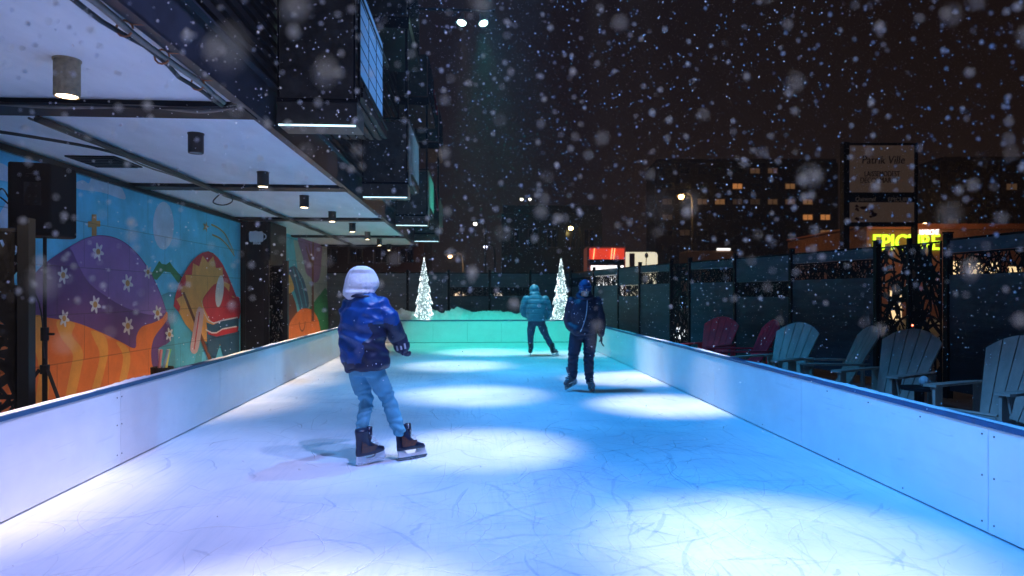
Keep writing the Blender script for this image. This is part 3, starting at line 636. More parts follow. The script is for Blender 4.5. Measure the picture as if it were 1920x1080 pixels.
# left screens beside the mural walk
def screen_panel(label, p, q, h, cell, wd, seed):
    p, q = Vector(p), Vector(q); d = q-p; r = thing('steel_screen', label, 'screen', p)
    o = link('cut_panel', cutwork(d.length, h-.1, cell, seed, wd).mesh('cut_panel', M['cut']), r, (0, 0, .08)); o.rotation_euler.z = math.atan2(d.y, d.x)
    for e in (p, q):
        m = MB(); m.box((e.x, e.y, (h+.06)/2), (.085, .085, h+.06)); m.build('post', M['post'], r)
screen_panel('near cut-steel screen with black post at the left picture edge', (-4.55, 5.2, 0), (-3.40, 5.55, 0), 2.03, .13, .034, 5)
screen_panel('far cut-steel screen in front of the second mural', (-3.44, 12.15, 0), (-3.12, 12.15, 0), 2.03, .075, .018, 6)

# ------------------------------------------------------------------ loudspeaker on tripod
st = thing('speaker_stand', 'black tripod speaker stand between the mural and the rink board', 'stand', (-3.81, 6.48, 0))
sp0 = Vector((-3.81, 6.48, 0))
m = MB(); m.cyl(sp0+Vector((0, 0, .12)), sp0+Vector((0, 0, 1.15)), .022, n=12); m.build('lower_pole', M['black'], st)
m = MB(); m.cyl(sp0+Vector((0, 0, 1.15)), sp0+Vector((0, 0, 2.02)), .016, n=12); m.build('upper_pole', M['black'], st)
m = MB(); m.cyl(sp0+Vector((0, 0, 1.08)), sp0+Vector((0, 0, 1.2)), .034, n=12); m.cyl(sp0+Vector((.03, 0, 1.14)), sp0+Vector((.09, -.02, 1.14)), .012, n=8); m.build('collar', M['black'], st)
m = MB(); m.cyl(sp0+Vector((0, 0, .78)), sp0+Vector((0, 0, .86)), .04, n=12); m.build('leg_hub', M['black'], st)
for a in (-.5, 1.6, 3.7):
    d = Vector((cos(a), sin(a), 0)); m = MB(); m.tube([sp0+d*.04+Vector((0, 0, .82)), sp0+d*.52+Vector((0, 0, .03))], .015, 8); lg = m.build('leg', M['black'], st)
    m = MB(); m.tube([sp0+Vector((0, 0, .3)), sp0+d*.3+Vector((0, 0, .40))], .009, 6); m.build('brace', M['black'], st)
    m = MB(); m.ell(sp0+d*.53+Vector((0, 0, .022)), (.024, .024, .022), nu=10, nv=6); m.build('rubber_foot', M['rubber'], lg)
sk_ = thing('loudspeaker', 'black loudspeaker cabinet on a tripod before the mural', 'loudspeaker', (-3.81, 6.48, 2.02))
R = Matrix.Rotation(RAD(22), 3, 'Z'); c0 = Vector((-3.81, 6.48, 2.02))
m = MB(); o2 = [(-.25, -.15), (.07, -.20), (.235, .10), (.19, .2), (-.25, .2)]
def spk(x, y, z): return c0+R @ Vector((x, y, z))
lo = [spk(x, y, 0) for x, y in o2]; m.prism(lo, (0, 0, .645)); cab = m.build('cabinet', mat('speaker_texture_black', (.009, .009, .010), .7, spec=.15, var=.25, scale=60, bump=.3, bscale=150), sk_)
bv = cab.modifiers.new('bevel', 'BEVEL'); bv.width = .018; bv.segments = 3
yn = lambda x: -.15-.05*(x+.25)/.32
def onface(x, z, out=.004): return spk(x, yn(x)-out, z)
m = MB(); m.prism([onface(-.13, .27), onface(.0, .27), onface(.0, .47), onface(-.13, .47)], R @ Vector((0, .003, 0))); m.build('input_panel', mat('speaker_panel', (.006, .006, .007), .3, var=.1), sk_)
m = MB()
for z in (.30, .35, .44): m.cyl(onface(-.09, z, .02), onface(-.09, z, 0), .012, n=10); m.cyl(onface(-.04, z, .02), onface(-.04, z, 0), .009, n=10)
m.build('knobs', M['rubber'], sk_)
m = MB(); m.tube(cat([onface(-.10, .52, .003), onface(-.10, .53, .035), onface(-.02, .53, .035), onface(-.02, .52, .003)], 4), .009, 6); m.build('handle', M['black'], sk_)
for k, (a, lab) in enumerate((([(-.26, -.05, .28), (-.34, -.05, .34), (-.36, -.06, .2), (-.32, -.1, .05), (-.2, -.12, -.25), (-.04, -.02, -.6), (0, -.02, -1.1)], 'thin black cable looping from the loudspeaker down its stand'), ([(-.26, -.02, .33), (-.32, 0, .42), (-.38, 0, .3), (-.37, 0, .1), (-.36, .02, -.3)], 'short black cable loop on the back of the loudspeaker'))):
    cable('speaker_cable', lab, cat([spk(*q) for q in a], 6), .007, M['rubber'])
# dark bin with rolled papers by the mural
bn = thing('paper_bin', 'small dark bin of rolled papers behind the left board by the mural', 'bin', (-4.50, 10.5, 0)); bc = Vector((-4.50, 10.5, 0))
m = MB(); m.rings([[bc+Vector((r*cos(2*pi*i/16), r*sin(2*pi*i/16), z)) for i in range(16)] for r, z in ((.13, 0), (.16, .42), (.15, .42), (.13, .38))]); m.build('bin', M['black'], bn)
for k, c in enumerate(((.7, .65, .2), (.2, .6, .3), (.7, .7, .75), (.6, .25, .3), (.25, .4, .6))):
    m = MB(); q = bc+Vector((.05*cos(k*1.3), .05*sin(k*1.3), .36)); m.tube([q, q+Vector((.05*sin(k*2.1)+.03, .02, .32))], .022, 8); m.build('paper_roll', mat('paper_roll', c, .5), bn)

# ------------------------------------------------------------------ snow bank behind the end board
m = MB(); NX, NY = 170, 34; vs = []
for j in range(NY+1):
    for i in range(NX+1):
        x = -3.2+6.7*i/NX; y = 21.42+2.4*j/NY; e = sin(pi*min(1, j/NY*1.0))**.5 if j else 0
        h = .86+.16*noise.noise(Vector((x*.55, y*.3, 1.7)))+.10*noise.noise(Vector((x*2.1, y*1.8, 4)))+.13*abs(noise.noise(Vector((x*5.5, y*5.5, 9))))+.05*noise.noise(Vector((x*15, y*15, 2)))
        h += .04+.16*math.exp(-((x+.15)/.35)**2)
        vs.append((x, y+.05*noise.noise(Vector((x*5, y*5, 3))), max(0, h*e)-.05))
m.add(vs, [(j*(NX+1)+i, j*(NX+1)+i+1, (j+1)*(NX+1)+i+1, (j+1)*(NX+1)+i) for j in range(NY) for i in range(NX)])
tag(m.build('snow_bank', M['snow'], smooth=True), 'lumpy shovelled snow bank behind the end board', 'snow bank', kind='stuff')

# ------------------------------------------------------------------ lit cone trees
WIRE = mat('white_wire', (.7, .72, .75), .4, var=0); SHEER = mat('sheer_white_net', (.75, .82, .85), .8, var=.2, scale=30, alpha=.45, transl=.5)
LEDW = mat('white_tree_led', (1, 1, 1), emit=(.90, .96, 1.0), estr=9, var=0)
def lit_tree(label, x, y, zb, seed):
    t = thing('lit_tree', label, 'lit tree', (x, y, zb), group='lit cone trees'); H = 2.68-zb; rn = random.Random(seed); c = Vector((x, y, zb))
    tiers = [(0, .36, .17, .66), (.60, .27, .115, 1.04), (.99, .20, .075, 1.41), (1.36, .135, .0, H)]
    for k, (z0, r0, r1, z1) in enumerate(tiers):
        n = 12; m = MB()
        for i in range(n):
            a = 2*pi*i/n; d = Vector((cos(a), sin(a), 0)); m.tube([c+d*r0*1.04+Vector((0, 0, z0-.04)), c+d*r1+Vector((0, 0, z1))], .006, 4)
        for q in range(1, 4):
            f = q/4; rr = r0+(r1-r0)*f; m.tube([c+Vector((rr*cos(2*pi*i/16), rr*sin(2*pi*i/16), z0+(z1-z0)*f)) for i in range(17)], .004, 4)
        tr = m.build('wire_tier', WIRE, t)
        m = MB(); N = 24; m.rings([[c+Vector((rr*cos(2*pi*i/N), rr*sin(2*pi*i/N), zz-.03*(i % 2)*(1 if zz == z0 else 0))) for i in range(N)] for rr, zz in ((r0, z0), (r1*.97+.002, z1))], cap=False); m.build('net', SHEER, tr)
        m = MB(); cnt = int(420*(r0+r1)*(z1-z0)/.35)
        for _ in range(cnt):
            f = 1-rn.random()**.8 if k < 3 else rn.random()**1.5; a = rn.uniform(0, 2*pi); rr = (r0+(r1-r0)*f)+.006; q = c+Vector((rr*cos(a), rr*sin(a), z0+(z1-z0)*f)); s = rn.uniform(.004, .0085)
            m.add([q+Vector(v)*s for v in ((1, 0, 0), (0, 1, 0), (-1, 0, 0), (0, -1, 0), (0, 0, 1), (0, 0, -1))], [(0, 1, 4), (1, 2, 4), (2, 3, 4), (3, 0, 4), (1, 0, 5), (2, 1, 5), (3, 2, 5), (0, 3, 5)])
        tag(m.build('led_bulbs', LEDW, tr), kind='stuff')
    m = MB(); m.cyl(c+Vector((0, 0, -.3)), c+Vector((0, 0, H)), .014, .006, 8); m.build('pole', WIRE, t)
pA = pt(795, 603, 22.0); pB = pt(1052, 603, 22.0)
lit_tree('left of the two glittering white cone trees, on the snow bank', pA.x, pA.y, .60, 1)
lit_tree('right of the two glittering white cone trees, behind the skaters', pB.x, pB.y, .60, 2)

# ------------------------------------------------------------------ patio chairs
def chair_parts(root, ma):
    """slatted fan-back garden chair facing +y in its own frame"""
    def part(nm, mb): return mb.build(nm, ma, root, local=True)
    T = RAD(27)
    def bk(x, s, off=0): return Vector((x, -.10-s*sin(T)-off*cos(T), .20+s*cos(T)-off*sin(T)))
    n = 5
    for k in range(n):                                  # back slats, fanning out
        m = MB(); e0, e1 = -1+2*k/n, -1+2*(k+1)/n; b0, b1 = e0*.215+.004, e1*.215-.004; t0, t1 = e0*.36+.005, e1*.36-.005
        def top(x): return .98-.17*abs(x/.36)**2.2
        pts = [bk(b0, 0), bk(b1, 0)]+[bk(t1+(t0-t1)*q/4, top(t1+(t0-t1)*q/4)) for q in range(5)]
        m.prism(pts, Vector((0, -cos(T), -sin(T)))*.02); part('back_slat', m)
    for s, w in ((.16, .46), (.55, .60)):
        m = MB(); m.prism([bk(-w/2, s-.035, .022), bk(w/2, s-.035, .022), bk(w/2, s+.035, .022), bk(-w/2, s+.035, .022)], Vector((0, -cos(T), -sin(T)))*.022); part('back_rail', m)
    for k in range(5):                                  # seat slats
        y = .40-.105*k; z = .37-.028*k; m = MB(); m.box((0, y, z), (.54, .095, .02), Matrix.Translation((0, y, z)) @ Matrix.Rotation(.26, 4, 'X') @ Matrix.Translation((0, -y, -z))); part('seat_slat', m)
    m = MB(); m.box((0, .455, .31), (.54, .02, .11)); part('front_apron', m)
    for s in (-1, 1):
        m = MB(); m.box((s*.305, .40, .285), (.028, .11, .57)); part('front_leg', m)
        m = MB(); m.prism([(s*.275-.012, .45, .37), (s*.275-.012, .45, .25), (s*.275-.012, -.42, .0), (s*.275-.012, -.52, .0), (s*.275-.012, -.47, .05), (s*.275-.012, .2, .30)], (.024, 0, 0)); part('side_stringer', m)
        m = MB(); a = [(s*.265, .48), (s*.40, .48), (s*.415, .42), (s*.385, -.25), (s*.33, -.40), (s*.29, -.38), (s*.285, .1)]
        m.prism([(x, y, .572) for x, y in (a if s > 0 else a[::-1])], (0, 0, .024)); part('arm', m)
        m = MB(); m.box((s*.335, -.30, .285), (.09, .024, .572)); part('rear_leg', m)
        m = MB(); m.prism([(s*.34, .33, .57), (s*.34, .38, .40), (s*.34, .43, .57)], (.02*s, 0, 0)); part('arm_bracket', m)
def place(label, x, y, face, ma, group, s=1.0):
    r = thing('patio_chair', label, 'chair', (x, y, -.06), math.atan2(face[1], face[0])-pi/2, group); r.scale = (s, s, s)
    chair_parts(r, M[ma]); return r
G1, G2 = 'weathered grey patio chairs', 'red patio chairs'
place('grey slatted patio chair cut off by the right picture edge', 5.40, 6.62, (-.93, -.36), 'chairgrey', G1, 1.05)
place('grey slatted patio chair in front of the ornamental gate', 5.15, 8.0, (-.90, -.44), 'chairgrey', G1, 1.05)
place('grey slatted patio chair seen edge-on, turned away', 5.10, 9.25, (-.95, .20), 'chairgrey', G1, 1.05)
place('grey slatted patio chair next to the red ones', 4.66, 9.95, (-.88, -.46), 'chairgrey', G1, 1.05)
place('red slatted patio chair beside the grey ones, seen edge-on', 4.70, 11.35, (-.98, .06), 'chairred', G2, 1.05)
place('far red slatted patio chair with its wide back showing', 4.56, 12.6, (-.78, -.62), 'chairred', G2, 1.05)
# dark side table and red ember lamp
tb = thing('side_table', 'small dark side table between the two nearest grey chairs', 'table', (5.05, 7.28, -.06)); tp = Vector((5.05, 7.28, -.06))
m = MB(); m.cyl(tp+Vector((0, 0, .50)), tp+Vector((0, 0, .53)), .2, n=20); m.build('table_top', M['dark'], tb)
m = MB(); m.cyl(tp, tp+Vector((0, 0, .5)), .05, n=12); m.build('pedestal', M['dark'], tb)
m = MB(); m.ell((5.12, 7.3, .53), (.055, .05, .06), nu=10, nv=8); tag(m.build('snow_lump', M['snow'], smooth=True), 'small lump of snow on the dark side table', 'snow')
rl = MB(); q = pt(1711, 610, 10.2); rl.ell(q, (.012, .012, .012), nu=8, nv=6)
tag(rl.build('red_light', mat('red_dot', (1, .1, .05), emit=(1, .12, .06), estr=14, var=0)), 'tiny red light above a grey chair back', 'light')

# ------------------------------------------------------------------ background beyond the fences
BR = mat('brick_brown', (.30, .14, .09), .8, var=.3, scale=2)
NV = mat('navy_cladding', (.016, .022, .03), .8, var=.3)
TOW = mat('tower_brick', (.045, .028, .024), .9, var=.3, scale=.4)
LITS = [mat('lit_window_%d' % k, (.4, .3, .2), .4, emit=c, estr=e, var=.5, scale=.8) for k, (c, e) in enumerate((((1, .46, .17), .15), ((1, .52, .25), .06), ((1, .38, .11), .36), ((.95, .55, .3), .02)))]
DARKW = mat('unlit_window', (.012, .012, .016), .2, var=.2)
FRM = mat('window_frame', (.05, .04, .038), .7, var=.1)
def tower(label, uc, v_top, zc, wpx, cols, floors, lit, wall=TOW, depth=12):
    c = pt(uc, 552, zc); top = CAM_H+(552-v_top)/1280*zc; wd = wpx/1280*zc; ang = -PSI
    t = thing('apartment_tower', label, 'building', (c.x, c.y, 0)); t.rotation_euler.z = ang
    fh = top/floors; cw = wd/cols
    # walls built round the openings: piers and spandrels, so that each window is a real recess
    m = MB(); m.span((-wd/2, .35, 0), (wd/2, depth, top)); m.span((-wd/2-.2, -.15, top), (wd/2+.2, depth, top+.7))
    for i in range(cols+1):
        x = -wd/2+i*cw; m.span((x-cw*.20, 0, 0), (x+cw*.20, .34, top))
    for f in range(floors+1):
        z0 = max(0, f*fh-fh*.31); z1 = min(top, f*fh+fh*.29)
        for i in range(cols): m.span((-wd/2+i*cw+cw*.20, .02, z0), (-wd/2+(i+1)*cw-cw*.20, .34, z1))
    m.build('wall', wall, t, local=True)
    hw, hh = cw*.30-.02, fh*.20-.02
    me_f = MB().span((-hw, 0, -hh), (hw, .05, -hh+.08)).span((-hw, 0, hh-.08), (hw, .05, hh)).span((-hw, 0, -hh+.08), (-hw+.08, .05, hh-.08)).span((hw-.08, 0, -hh+.08), (hw, .05, hh-.08)).span((-.04, 0, -hh+.08), (.04, .05, hh-.08)).mesh('window', FRM)
    panes = {}
    for i in range(cols):
        for f in range(floors):
            key = lit.get((i, f), -1)
            if key not in panes: panes[key] = MB().span((-hw+.08, .06, -hh+.08), (hw-.08, .08, hh-.08)).mesh('pane', DARKW if key < 0 else LITS[key])
            w = link('window', me_f, t, (-wd/2+(i+.5)*cw, .2, (f+.49)*fh)); link('pane', panes[key], w)
    return t
tower('dark apartment tower with scattered orange lit windows', 1400, 305, 130, 330, 10, 9,
      {(2, 6): 1, (3, 6): 0, (4, 7): 2, (5, 8): 1, (6, 8): 1, (6, 6): 1, (7, 7): 0, (8, 6): 0, (9, 5): 2, (8, 5): 2, (0, 5): 3, (1, 4): 3, (4, 6): 3, (7, 6): 1, (0, 6): 3, (5, 6): 3, (9, 4): 0})
tower('far right apartment tower with two lit windows', 1880, 300, 150, 220, 6, 8, {(3, 6): 1, (4, 6): 0, (1, 3): 2, (5, 7): 3, (0, 4): 3})
tower('low dark building with one row of windows behind the rear fence', 1035, 400, 62, 175, 5, 2, {}, NV, 10)
tower('dark building past the canopy end with dim brown windows', 690, 440, 48, 190, 4, 2, {(0, 0): 3}, mat('dim_brown_wall', (.05, .03, .025), .9), 8)

# grocery with the yellow-green sign
gz = 42.0; gc = pt(1800, 552, gz); gro = thing('grocery_store', 'low brown brick grocery with a glowing sign behind the gate', 'store', (gc.x, gc.y, 0)); gro.rotation_euler.z = -PSI
ppm = 1280/gz; gx = lambda u: (u-1800)/ppm; gzz = lambda v: CAM_H+(552-v)/ppm
m = MB(); m.span((gx(1625), 0, 0), (gx(2150), 12, gzz(426))); m.build('wall', BR, gro, local=True)
m = MB(); m.span((gx(1622), -.25, gzz(430)), (gx(2155), -.003, gzz(423))); m.span((gx(1622), -.25, gzz(423)), (gx(2155), 12, gzz(420))); m.build('cornice', mat('orange_fascia', (.42, .15, .06), .6, var=.25, scale=1), gro, local=True)
SHOPW = mat('lit_shop_window', (.6, .5, .35), emit=(1, .72, .38), estr=.9, var=.5, scale=1.5)
for (u0, u1, v0, v1) in ((1775, 1800, 490, 560), (1812, 1842, 492, 560), (1848, 1874, 492, 560), (1890, 1915, 500, 560), (1668, 1690, 545, 600)):
    m = MB(); m.span((gx(u0), -.03, gzz(v1)), (gx(u1), -.004, gzz(v0))); w = m.build('shop_window', SHOPW, gro, local=True)
    m = MB(); m.span((gx(u0)-.05, -.06, gzz(v0)+.003), (gx(u1)+.05, -.004, gzz(v0)+.08)); m.span((gx(u0)-.05, -.08, gzz(v1)-.08), (gx(u1)+.05, -.004, gzz(v1)-.003)); m.build('window_frame', FRM, w, local=True)
SG = thing('grocery_sign', 'glowing yellow green EPICURE letters with small white MARCHÉ above', 'sign', (gc.x, gc.y, 0)); SG.rotation_euler.z = -PSI
YG = mat('yellow_green_glow', (.6, .9, .1), emit=(.62, 1.0, .03), estr=1.3, var=0); WG = mat('white_glow', (1, 1, 1), emit=(1, .97, .95), estr=1.3, var=0)
o = link('sign_letters', text_mesh('EPICURE', 1.35, .12, YG, 124/ppm, bold=.012), SG, (gx(1697), -.12, gzz(456)))
o = link('small_letters', text_mesh('MARCHÉ', .42, .10, WG, 36/ppm, bold=.004), SG, (gx(1740), -.12, gzz(436)))
l = bpy.data.lights.new('store_lamp', 'POINT'); l.energy = 280; l.color = (1, .55, .25); l.shadow_soft_size = .3
o = bpy.data.objects.new('store_lamp', l); COL.objects.link(o); o.location = pt(1760, 400, 37.5)
# pylon sign
PZ = 30.0; pc = pt(1650, 552, PZ); py = thing('pylon_sign', 'tall dark pylon sign with two dim beige panels of lettering', 'sign', (pc.x, pc.y, 0)); py.rotation_euler.z = -PSI
pm = 1280/PZ; px_ = lambda u: (u-1650)/pm; pz_ = lambda v: CAM_H+(552-v)/pm
BEI = mat('dim_beige_panel', (.42, .30, .22), .7, var=.18, scale=2, emit=(.55, .36, .27), estr=.045); PK = mat('pylon_black', (.010, .010, .011), .6, var=.2); INK = mat('panel_ink', (.06, .03, .025), .8, var=0); CR = mat('panel_cream', (.4, .34, .3), .8, var=.1, emit=(.5, .4, .35), estr=.03)
m = MB(); m.span((px_(1582), 0, 0), (px_(1593), .35, pz_(266))); m.span((px_(1716.5), 0, 0), (px_(1721), .35, pz_(268))); m.build('post', PK, py, local=True)
m = MB(); m.span((px_(1593), .1, pz_(424)), (px_(1716.5), .32, pz_(267))); m.build('cabinet', PK, py, local=True)
for a, b in ((272, 360), (379, 416)):
    m = MB(); m.span((px_(1594.5), .06, pz_(b)), (px_(1715.5), .098, pz_(a))); m.build('panel', BEI, py, local=True)
for s, u, v, sz, wpx, ma, sh_ in (('Patrik Ville', 1657, 300, .5, 80, INK, .15), ('LAISSEMODEST', 1655, 326, .34, 66, INK, 0), ('DECORMARCY', 1650, 338, .34, 72, INK, 0), ('Quimmel', 1624, 373, .28, 38, CR, .2), ('EPICURE', 1688, 374, .26, 42, CR, 0)):
    link('lettering', text_mesh(s, sz, .02, ma, wpx/pm, sh_), py, (px_(u), .045 if ma is INK else .085, pz_(v)))
m = MB()
rn = random.Random(4)
for _ in range(14):
    u, v = rn.uniform(1598, 1645), rn.uniform(384, 412); m.prism([(px_(u)+rn.uniform(.03, .16)*cos(a), .05, pz_(v)+rn.uniform(.02, .12)*sin(a)) for a in (0, .9, 1.9, 3, 4, 5.2)], (0, .005, 0))
tag(m.build('panel_picture', mat('panel_picture', (.16, .05, .05), .8, var=.4, scale=6), py, local=True), kind='stuff')
# kiosk with red glowing band, cream panel
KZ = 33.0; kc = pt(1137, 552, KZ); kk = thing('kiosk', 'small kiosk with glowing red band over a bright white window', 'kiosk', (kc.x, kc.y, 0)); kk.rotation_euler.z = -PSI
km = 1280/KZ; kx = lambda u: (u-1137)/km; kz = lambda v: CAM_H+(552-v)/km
m = MB(); m.span((kx(1101), .02, 0), (kx(1173), 1.6, kz(463))); m.build('body', mat('glowing_kiosk_wall', (.30, .10, .09), .6, emit=(.5, .12, .08), estr=.12), kk, local=True)  # faint red spill put into the wall as its own glow
m = MB(); m.span((kx(1105), -.05, kz(486)), (kx(1170), .018, kz(466))); m.build('red_band', mat('red_glow', (.6, .05, .03), emit=(1, .07, .03), estr=.62, var=0), kk, local=True)
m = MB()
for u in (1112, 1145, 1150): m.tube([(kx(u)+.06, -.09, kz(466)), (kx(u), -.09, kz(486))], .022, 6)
m.build('reflection_streak', mat('orange_streak_glow', (1, .4, .2), emit=(1, .35, .14), estr=2.2, var=0), kk, local=True)  # glowing streaks standing in for reflections on the red band
m = MB(); m.span((kx(1105), -.08, kz(497)), (kx(1170), .018, kz(486.5))); m.build('awning', NV, kk, local=True)
m = MB(); m.span((kx(1108), -.03, kz(585)), (kx(1169), .018, kz(498))); m.build('window', mat('white_window_glow', (1, 1, 1), emit=(1, .97, .95), estr=1.5, var=0), kk, local=True)
m = MB(); m.span((kx(1101), -.1, 0), (kx(1104), .015, kz(463))); m.build('corner_post', mat('kiosk_post', (.4, .2, .15), .5), kk, local=True)
cb = thing('cream_panel', 'cream panel with a rounded corner beside the kiosk, its lamplight put in as glow', 'sign', (kc.x, kc.y, 0)); cb.rotation_euler.z = -PSI
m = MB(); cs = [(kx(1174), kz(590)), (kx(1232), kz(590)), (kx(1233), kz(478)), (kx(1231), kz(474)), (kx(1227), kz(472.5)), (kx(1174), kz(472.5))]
m.prism([(x, .0, z) for x, z in cs], (0, .3, 0)); m.build('face', mat('cream_glow', (.8, .75, .6), emit=(.95, .86, .62), estr=.72, var=.35, scale=3), cb, local=True)  # lamplight on this panel is put in as emission
m = MB(); m.span((kx(1180), -.03, kz(500)), (kx(1190), -.003, kz(475))); m.build('pink_door', mat('dusty_pink', (.35, .12, .13), .7), cb, local=True)
m = MB(); m.tube([(kx(1211), -.02, kz(500)), (kx(1212), -.02, kz(480))], .02, 6); m.ell((kx(1212), -.02, kz(479)), (.09, .02, .13), nu=10, nv=6); m.build('printed_palm', mat('print_brown', (.25, .15, .08), .8), cb, local=True)
for (u0, u1, v0, v1, z, e, c, lab) in ((1287, 1375, 470, 560, 46, .012, (.5, .3, .2), 'dim tan van box parked behind the right fence'),):
    q = pt((u0+u1)/2, 552, z); vn = thing('parked_van', lab, 'van', (q.x, q.y, 0)); vn.rotation_euler.z = -PSI; k = 1280/z; w = (u1-u0)/k; tp_ = CAM_H+(552-v0)/k
    m = MB(); m.span((-w/2, 0, .45), (w/2, 2.1, tp_)); bb = m.build('box_body', mat('tan_van', (.30, .20, .14), .6, var=.2), vn, local=True); mm = bb.modifiers.new('bevel', 'BEVEL'); mm.width = .12; mm.segments = 3
    m = MB(); m.prism([(w/2+.02, .1, .45), (w/2+1.7, .1, .45), (w/2+1.7, .1, 1.2), (w/2+1.1, .1, 1.45), (w/2+.7, .1, 2.3), (w/2+.02, .1, 2.3)], (0, 1.9, 0)); m.build('cab', mat('van_cab', (.25, .2, .17), .4), vn, local=True)
    m = MB(); m.prism([(w/2+.75, .08, 1.45), (w/2+1.05, .08, 1.45), (w/2+.72, .08, 2.15), (w/2+.3, .08, 2.15), (w/2+.3, .08, 1.45)], (0, .018, 0)); m.build('cab_window', DARKW, vn, local=True)
    for x in (-w/2+.7, w/2+.9):
        m = MB(); m.cyl((x, -.01, .38), (x, .25, .38), .38, n=20); m.build('wheel', M['rubber'], vn, local=True)
    m = MB(); m.span((w/2-1.1, -.02, tp_+.02), (w/2-.2, .06, tp_+.16)); m.build('roof_light', WG, vn, local=True)
# street lamps
def street_lamp(label, u, v, z, col, e, r, heads=1, watts=0):
    h = pt(u, v, z); t = thing('street_lamp', label, 'street lamp', (h.x, h.y, 0), group='street lamps beyond the fences')
    m = MB(); m.tube([(h.x+.9, h.y, 0), (h.x+.9, h.y, h.z-.6), (h.x+.8, h.y, h.z+.1), (h.x+.45, h.y, h.z+.28), (h.x, h.y, h.z+.26)], [.11, .08, .06, .05, .05], 8); m.build('pole', PK, t)
    m = MB(); m.ell((h.x, h.y, h.z+.18), (.4, .22, .12), nu=12, nv=8); m.build('head', PK, t, True)
    m = MB(); m.ell((h.x, h.y-.05, h.z), (r, r, r*.8), nu=12, nv=8); m.build('bulb', mat('street_bulb', col, emit=col, estr=e, var=0), t, True)
    if watts:
        l = bpy.data.lights.new('street_glow', 'POINT'); l.energy = watts; l.color = col; l.shadow_soft_size = .3; o = bpy.data.objects.new('street_glow', l); COL.objects.link(o); o.parent = t; o.location = (0, -.1, h.z-.5)
street_lamp('brightest orange street lamp left of the apartment tower', 1277, 369, 52, (1, .55, .16), 24, .22, watts=400)
street_lamp('yellow street lamp over the low dark building', 1070, 428, 60, (1, .75, .25), 26, .2)
street_lamp('lower yellow street lamp above the rear fence', 985, 454, 75, (1, .72, .22), 22, .22, watts=300)
street_lamp('left of a pair of small white street lamps', 978, 374, 80, (1, .9, .7), 9, .16)
street_lamp('right of a pair of small white street lamps', 993, 374, 82, (1, .9, .75), 9, .16)
street_lamp('small warm street lamp past the canopy end', 844, 481, 45, (1, .55, .25), 14, .12, watts=120)
street_lamp('small white street lamp above the left lit tree', 891, 420, 60, (1, .95, .8), 12, .15)
street_lamp('cool white street lamp beside the left lit tree', 910, 463, 65, (.75, .75, 1), 9, .16)
street_lamp('small lamp right of the pylon sign', 1733, 421, 55, (1, .62, .3), 12, .18)
# low lights beyond the rear fence that glint through its cut-outs
for k, (u, v, z, lab) in enumerate(((935, 556, 40, 'row of white car lights glinting through the rear fence'), (862, 556, 38, 'warm car lights glinting through the rear fence'), (1275, 625, 20, 'white lamp glow low behind the slanting fence'))):
    q = pt(u, v, z); m = MB(); m.ell(q, (.35 if k < 2 else .22, .15, .25 if k < 2 else .18), nu=12, nv=8)
    tag(m.build('glow_lamp', mat('glow_lamp', (1, .9, .8), emit=((1, .85, .7), (1, .7, .45), (.9, .95, 1))[k], estr=1.6, var=0)), lab, 'lamp')

# ------------------------------------------------------------------ people
def ellring(c, Rv, Fv, w, d, n=28, tilt=0, pw=2.4):
    out = []
    for i in range(n):
        a = 2*pi*i/n; ca, sa = cos(a), sin(a)
        out.append(c+Rv*w*math.copysign(abs(ca)**(2/pw), ca)+Fv*d*math.copysign(abs(sa)**(2/pw), sa)+Vector((0, 0, tilt*ca*w)))
    return out
def limb(mb, pts, rad, n=16, sub=5):
    P = cat(pts, sub); m = len(pts); rr = []
    for i in range(len(P)):
        t = i/sub; k = min(int(t), m-2); f = t-k; f = f*f*(3-2*f); rr.append(rad[k]*(1-f)+rad[k+1]*f)
    mb.tube(P, rr, n)
    mb.ell(P[0], (rr[0],)*3); mb.ell(P[-1], (rr[-1]*.98,)*3)
def hand(wrist, d, nrm, s=1.0, curl=.9, side=1):
    """palm, four unequal bent fingers and a thumb leaving the side of the palm"""
    d = Vector(d).normalized(); nrm = Vector(nrm); nrm = (nrm-d*nrm.dot(d)).normalized(); sd = d.cross(nrm)*side
    mb = MB(); q = Matrix((sd, nrm, d)).transposed()
    mb.ell(wrist+d*.05*s, (.042*s, .02*s, .058*s), q); mb.ell(wrist+d*.0*s, (.03*s, .024*s, .04*s), q)
    for k, L in enumerate((.070, .080, .075, .058)):
        b = wrist+d*.088*s+sd*(.030-.020*k)*s; p = b.copy(); dirv = d.copy(); pts = [b-d*.02*s, b]
        for j, f in enumerate((.45, .32, .23)):
            dirv = (Matrix.Rotation(-curl*(.45+.25*j)*side, 3, sd) @ dirv); p = p+dirv*L*f*s; pts.append(p.copy())
        limb(mb, pts, [.0105*s, .0105*s, .0098*s, .009*s, .0078*s], 8, 3)
    b = wrist+d*.03*s+sd*.036*s; t1 = b+(sd*.6+d*.7+nrm*.35).normalized()*.04*s; t2 = t1+(d*.9+nrm*.5).normalized()*.032*s
    limb(mb, [b-sd*.015*s, b, t1, t2], [.012*s, .0125*s, .011*s, .0088*s], 8, 3)
    return mb
